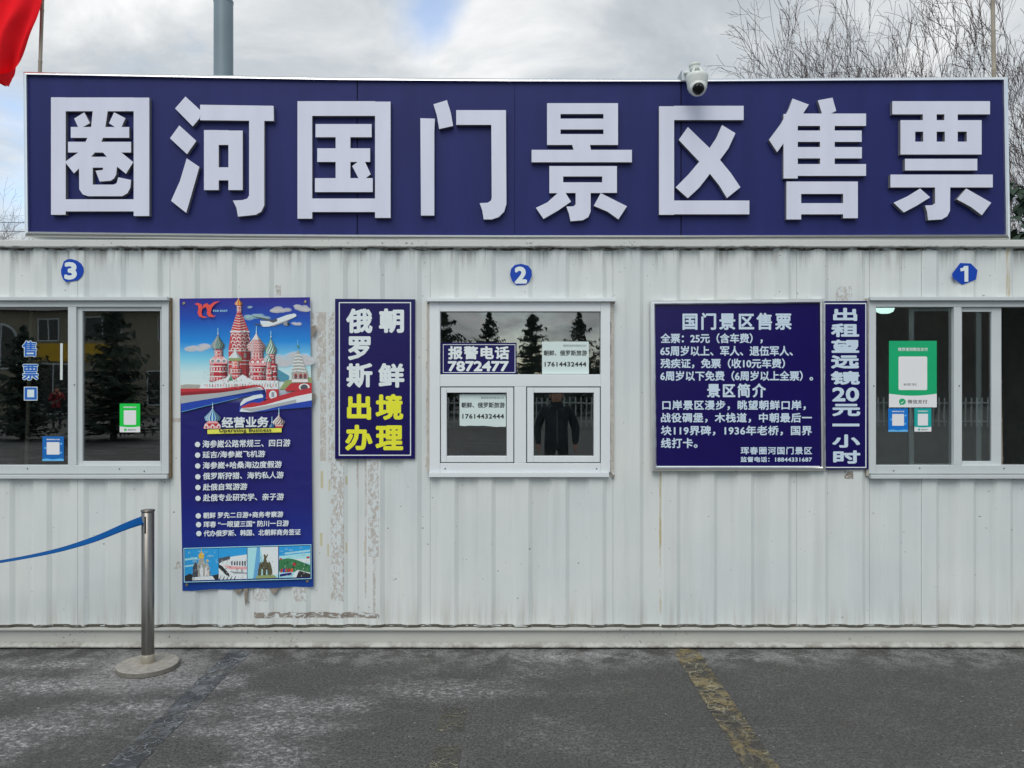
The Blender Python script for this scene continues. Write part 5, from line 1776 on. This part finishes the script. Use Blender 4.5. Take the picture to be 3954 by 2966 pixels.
# ------------------------------------------------------------------ two people seen only in the glass
def person(label, loc, rz, jacket, height=1.72, arms='phone'):
    t = thing('person', label, 'person', loc)
    t.rotation_euler.z = rz
    k = height / 1.72
    skin, hair, trou, shoe = M('skin', (190, 140, 116), .55), M('hair_dark', (30, 26, 26), .7), M('trousers_dark', (38, 40, 46), .85), M('shoe_dark', (24, 24, 26), .6)
    V, E, R = [], [], []

    def v(p, r, par=None):
        V.append(Vector(p) * k); R.append(r * k)
        if par is not None:
            E.append((par, len(V) - 1))
        return len(V) - 1
    pel = v((0, 0, .95), .182)
    wst = v((0, 0, 1.08), .172, pel)
    ch = v((0, -.005, 1.28), .185, wst)
    nk0 = v((0, 0, 1.44), .085, ch)
    nk = v((0, .01, 1.50), .055, nk0)
    hd0 = v((0, .02, 1.56), .075, nk)
    hd1 = v((0, .015, 1.63), .088, hd0)
    v((0, .005, 1.695), .05, hd1)
    hands = []
    for s in (-1, 1):
        hp = v((s * .10, 0, .88), .095, pel)
        kn = v((s * .11, .01, .50), .065, hp)
        an = v((s * .115, -.01, .09), .045, kn)
        v((s * .125, .13, .035), .036, an)
        sh = v((s * .185, 0, 1.395), .082, ch)
        if arms == 'phone':
            el = v((s * .27, .10, 1.16), .06, sh); wr = v((s * .10, .30, 1.36), .034, el); f0, up = Vector((-s * .25, .2, .95)), Vector((-s * .9, .2, .2))
        else:
            el = v((s * .285, .0, 1.12), .066, sh); wr = v((s * .27, .09, .90), .046, el); f0, up = Vector((0, .25, -1)), Vector((0, 1, .1))
        hands.append((wr, s, f0.normalized(), up.normalized()))
    for wr, s, f0, up in hands:
        w = Vector(V[wr]) / k
        pm = v(w + f0 * .055, .03, wr)
        side = f0.cross(up).normalized()
        for i in range(4):
            o = (i - 1.5) * .019
            root = w + f0 * .085 + up * o
            L = (.062, .072, .068, .052)[i]
            a = v(root, .0105, pm); b_ = v(root + (f0 + side * .25).normalized() * L * .5, .0095, a)
            v(root + (f0 + side * .25).normalized() * L * .5 + (f0 + side * .9).normalized() * L * .5, .008, b_)
        a = v(w + f0 * .04 + up * .036, .012, pm); v(w + f0 * .075 + up * .062, .0095, a)
    me = bpy.data.meshes.new('body')
    me.from_pydata([tuple(p) for p in V], E, [])
    o = bpy.data.objects.new('body', me); COL.objects.link(o)
    md = o.modifiers.new('skin', 'SKIN')
    for i, sv in enumerate(me.skin_vertices[0].data):
        sv.radius = (R[i], R[i] * (.78 if i in (pel, wst, ch) else 1)); sv.use_root = i == 0
    s2 = o.modifiers.new('sub', 'SUBSURF'); s2.levels = s2.render_levels = 2
    bpy.context.view_layer.update()
    new = bpy.data.meshes.new_from_object(o.evaluated_get(bpy.context.evaluated_depsgraph_get()))
    bpy.data.objects.remove(o)
    for m in (jacket, skin, trou, shoe):
        new.materials.append(m)
    wrs = [Vector(V[h[0]]) for h in hands]
    for p in new.polygons:
        c = p.center
        i = 0
        if c.z > 1.475 * k:
            i = 1
        elif c.z < .075 * k:
            i = 3
        elif c.z < .86 * k and abs(c.x) < .2 * k:
            i = 2
        for (wr, s, f0, up), w in zip(hands, wrs):
            if (c - w).dot(f0) > .012 and (c - w).length < .2 and (arms == 'phone' or abs(c.x) > .19 * k):
                i = 1
        p.material_index = i; p.use_smooth = True
    body = bpy.data.objects.new('body', new); COL.objects.link(body); body.parent = t
    h = B()
    T = Matrix.Translation(Vector((0, -.006, 1.655)) * k) @ Matrix.Diagonal((.092 * k, .102 * k, .088 * k, 1))
    h.lathe([(math.sin(a), math.cos(a)) for a in [math.radians(x) for x in range(2, 104, 10)]], hair, 20, T)
    ho = h.obj('hair', None, smooth=True); ho.parent = t
    f = B()
    for s in (-1, 1):
        f.lathe([(math.sin(math.radians(x)), math.cos(math.radians(x))) for x in range(0, 181, 30)], M('eye_dark', (40, 34, 30), .3), 8, Matrix.Translation(Vector((s * .031, .098, 1.61)) * k) @ Matrix.Diagonal((.011, .006, .006, 1)))
        f.lathe([(math.sin(math.radians(x)), math.cos(math.radians(x))) for x in range(0, 181, 30)], skin, 8, Matrix.Translation(Vector((s * .09, .0, 1.60)) * k) @ Matrix.Diagonal((.012, .022, .034, 1)))
    f.lathe([(math.sin(math.radians(x)), math.cos(math.radians(x))) for x in range(0, 181, 30)], skin, 8, Matrix.Translation(Vector((0, .108, 1.585)) * k) @ Matrix.Diagonal((.014, .018, .024, 1)))
    f.lathe([(math.sin(math.radians(x)), math.cos(math.radians(x))) for x in range(0, 181, 30)], M('lip', (150, 88, 80), .5), 8, Matrix.Translation(Vector((0, .092, 1.548)) * k) @ Matrix.Diagonal((.024, .008, .006, 1)))
    fo = f.obj('face', None, smooth=True); fo.parent = t
    q = B()
    T2 = Matrix.Translation(Vector((0, .0, 1.43)) * k) @ Matrix.Diagonal((1.12, .95, 1, 1))
    q.lathe([(.105 * k, 0), (.088 * k, .05 * k), (.080 * k, .085 * k), (.072 * k, .08 * k), (.066 * k, .03 * k)], jacket, 24, T2)
    qo = q.obj('collar', None, smooth=True); qo.parent = t
    q = B(); q.box(-.006 * k, .006 * k, .15 * k, .168 * k, .93 * k, 1.40 * k, M('zip_grey', (120, 122, 126), .4)); qo = q.obj('zip', None); qo.parent = t
    return t


person('person in a dark navy jacket standing before the middle window, seen in its glass', (.66, -6.3, 0), 0, M('jacket_navy', (20, 24, 36), .85, var=.2, scale=7, bump=1.0, bscale=11), 1.72, 'down')
person('person in a red jacket across the car park, seen in the glass of window 3', (-18, -25.7, 0), -.6, M('jacket_red', (130, 24, 36), .8, var=.2, bump=1.0, bscale=11), 1.68, 'phone')
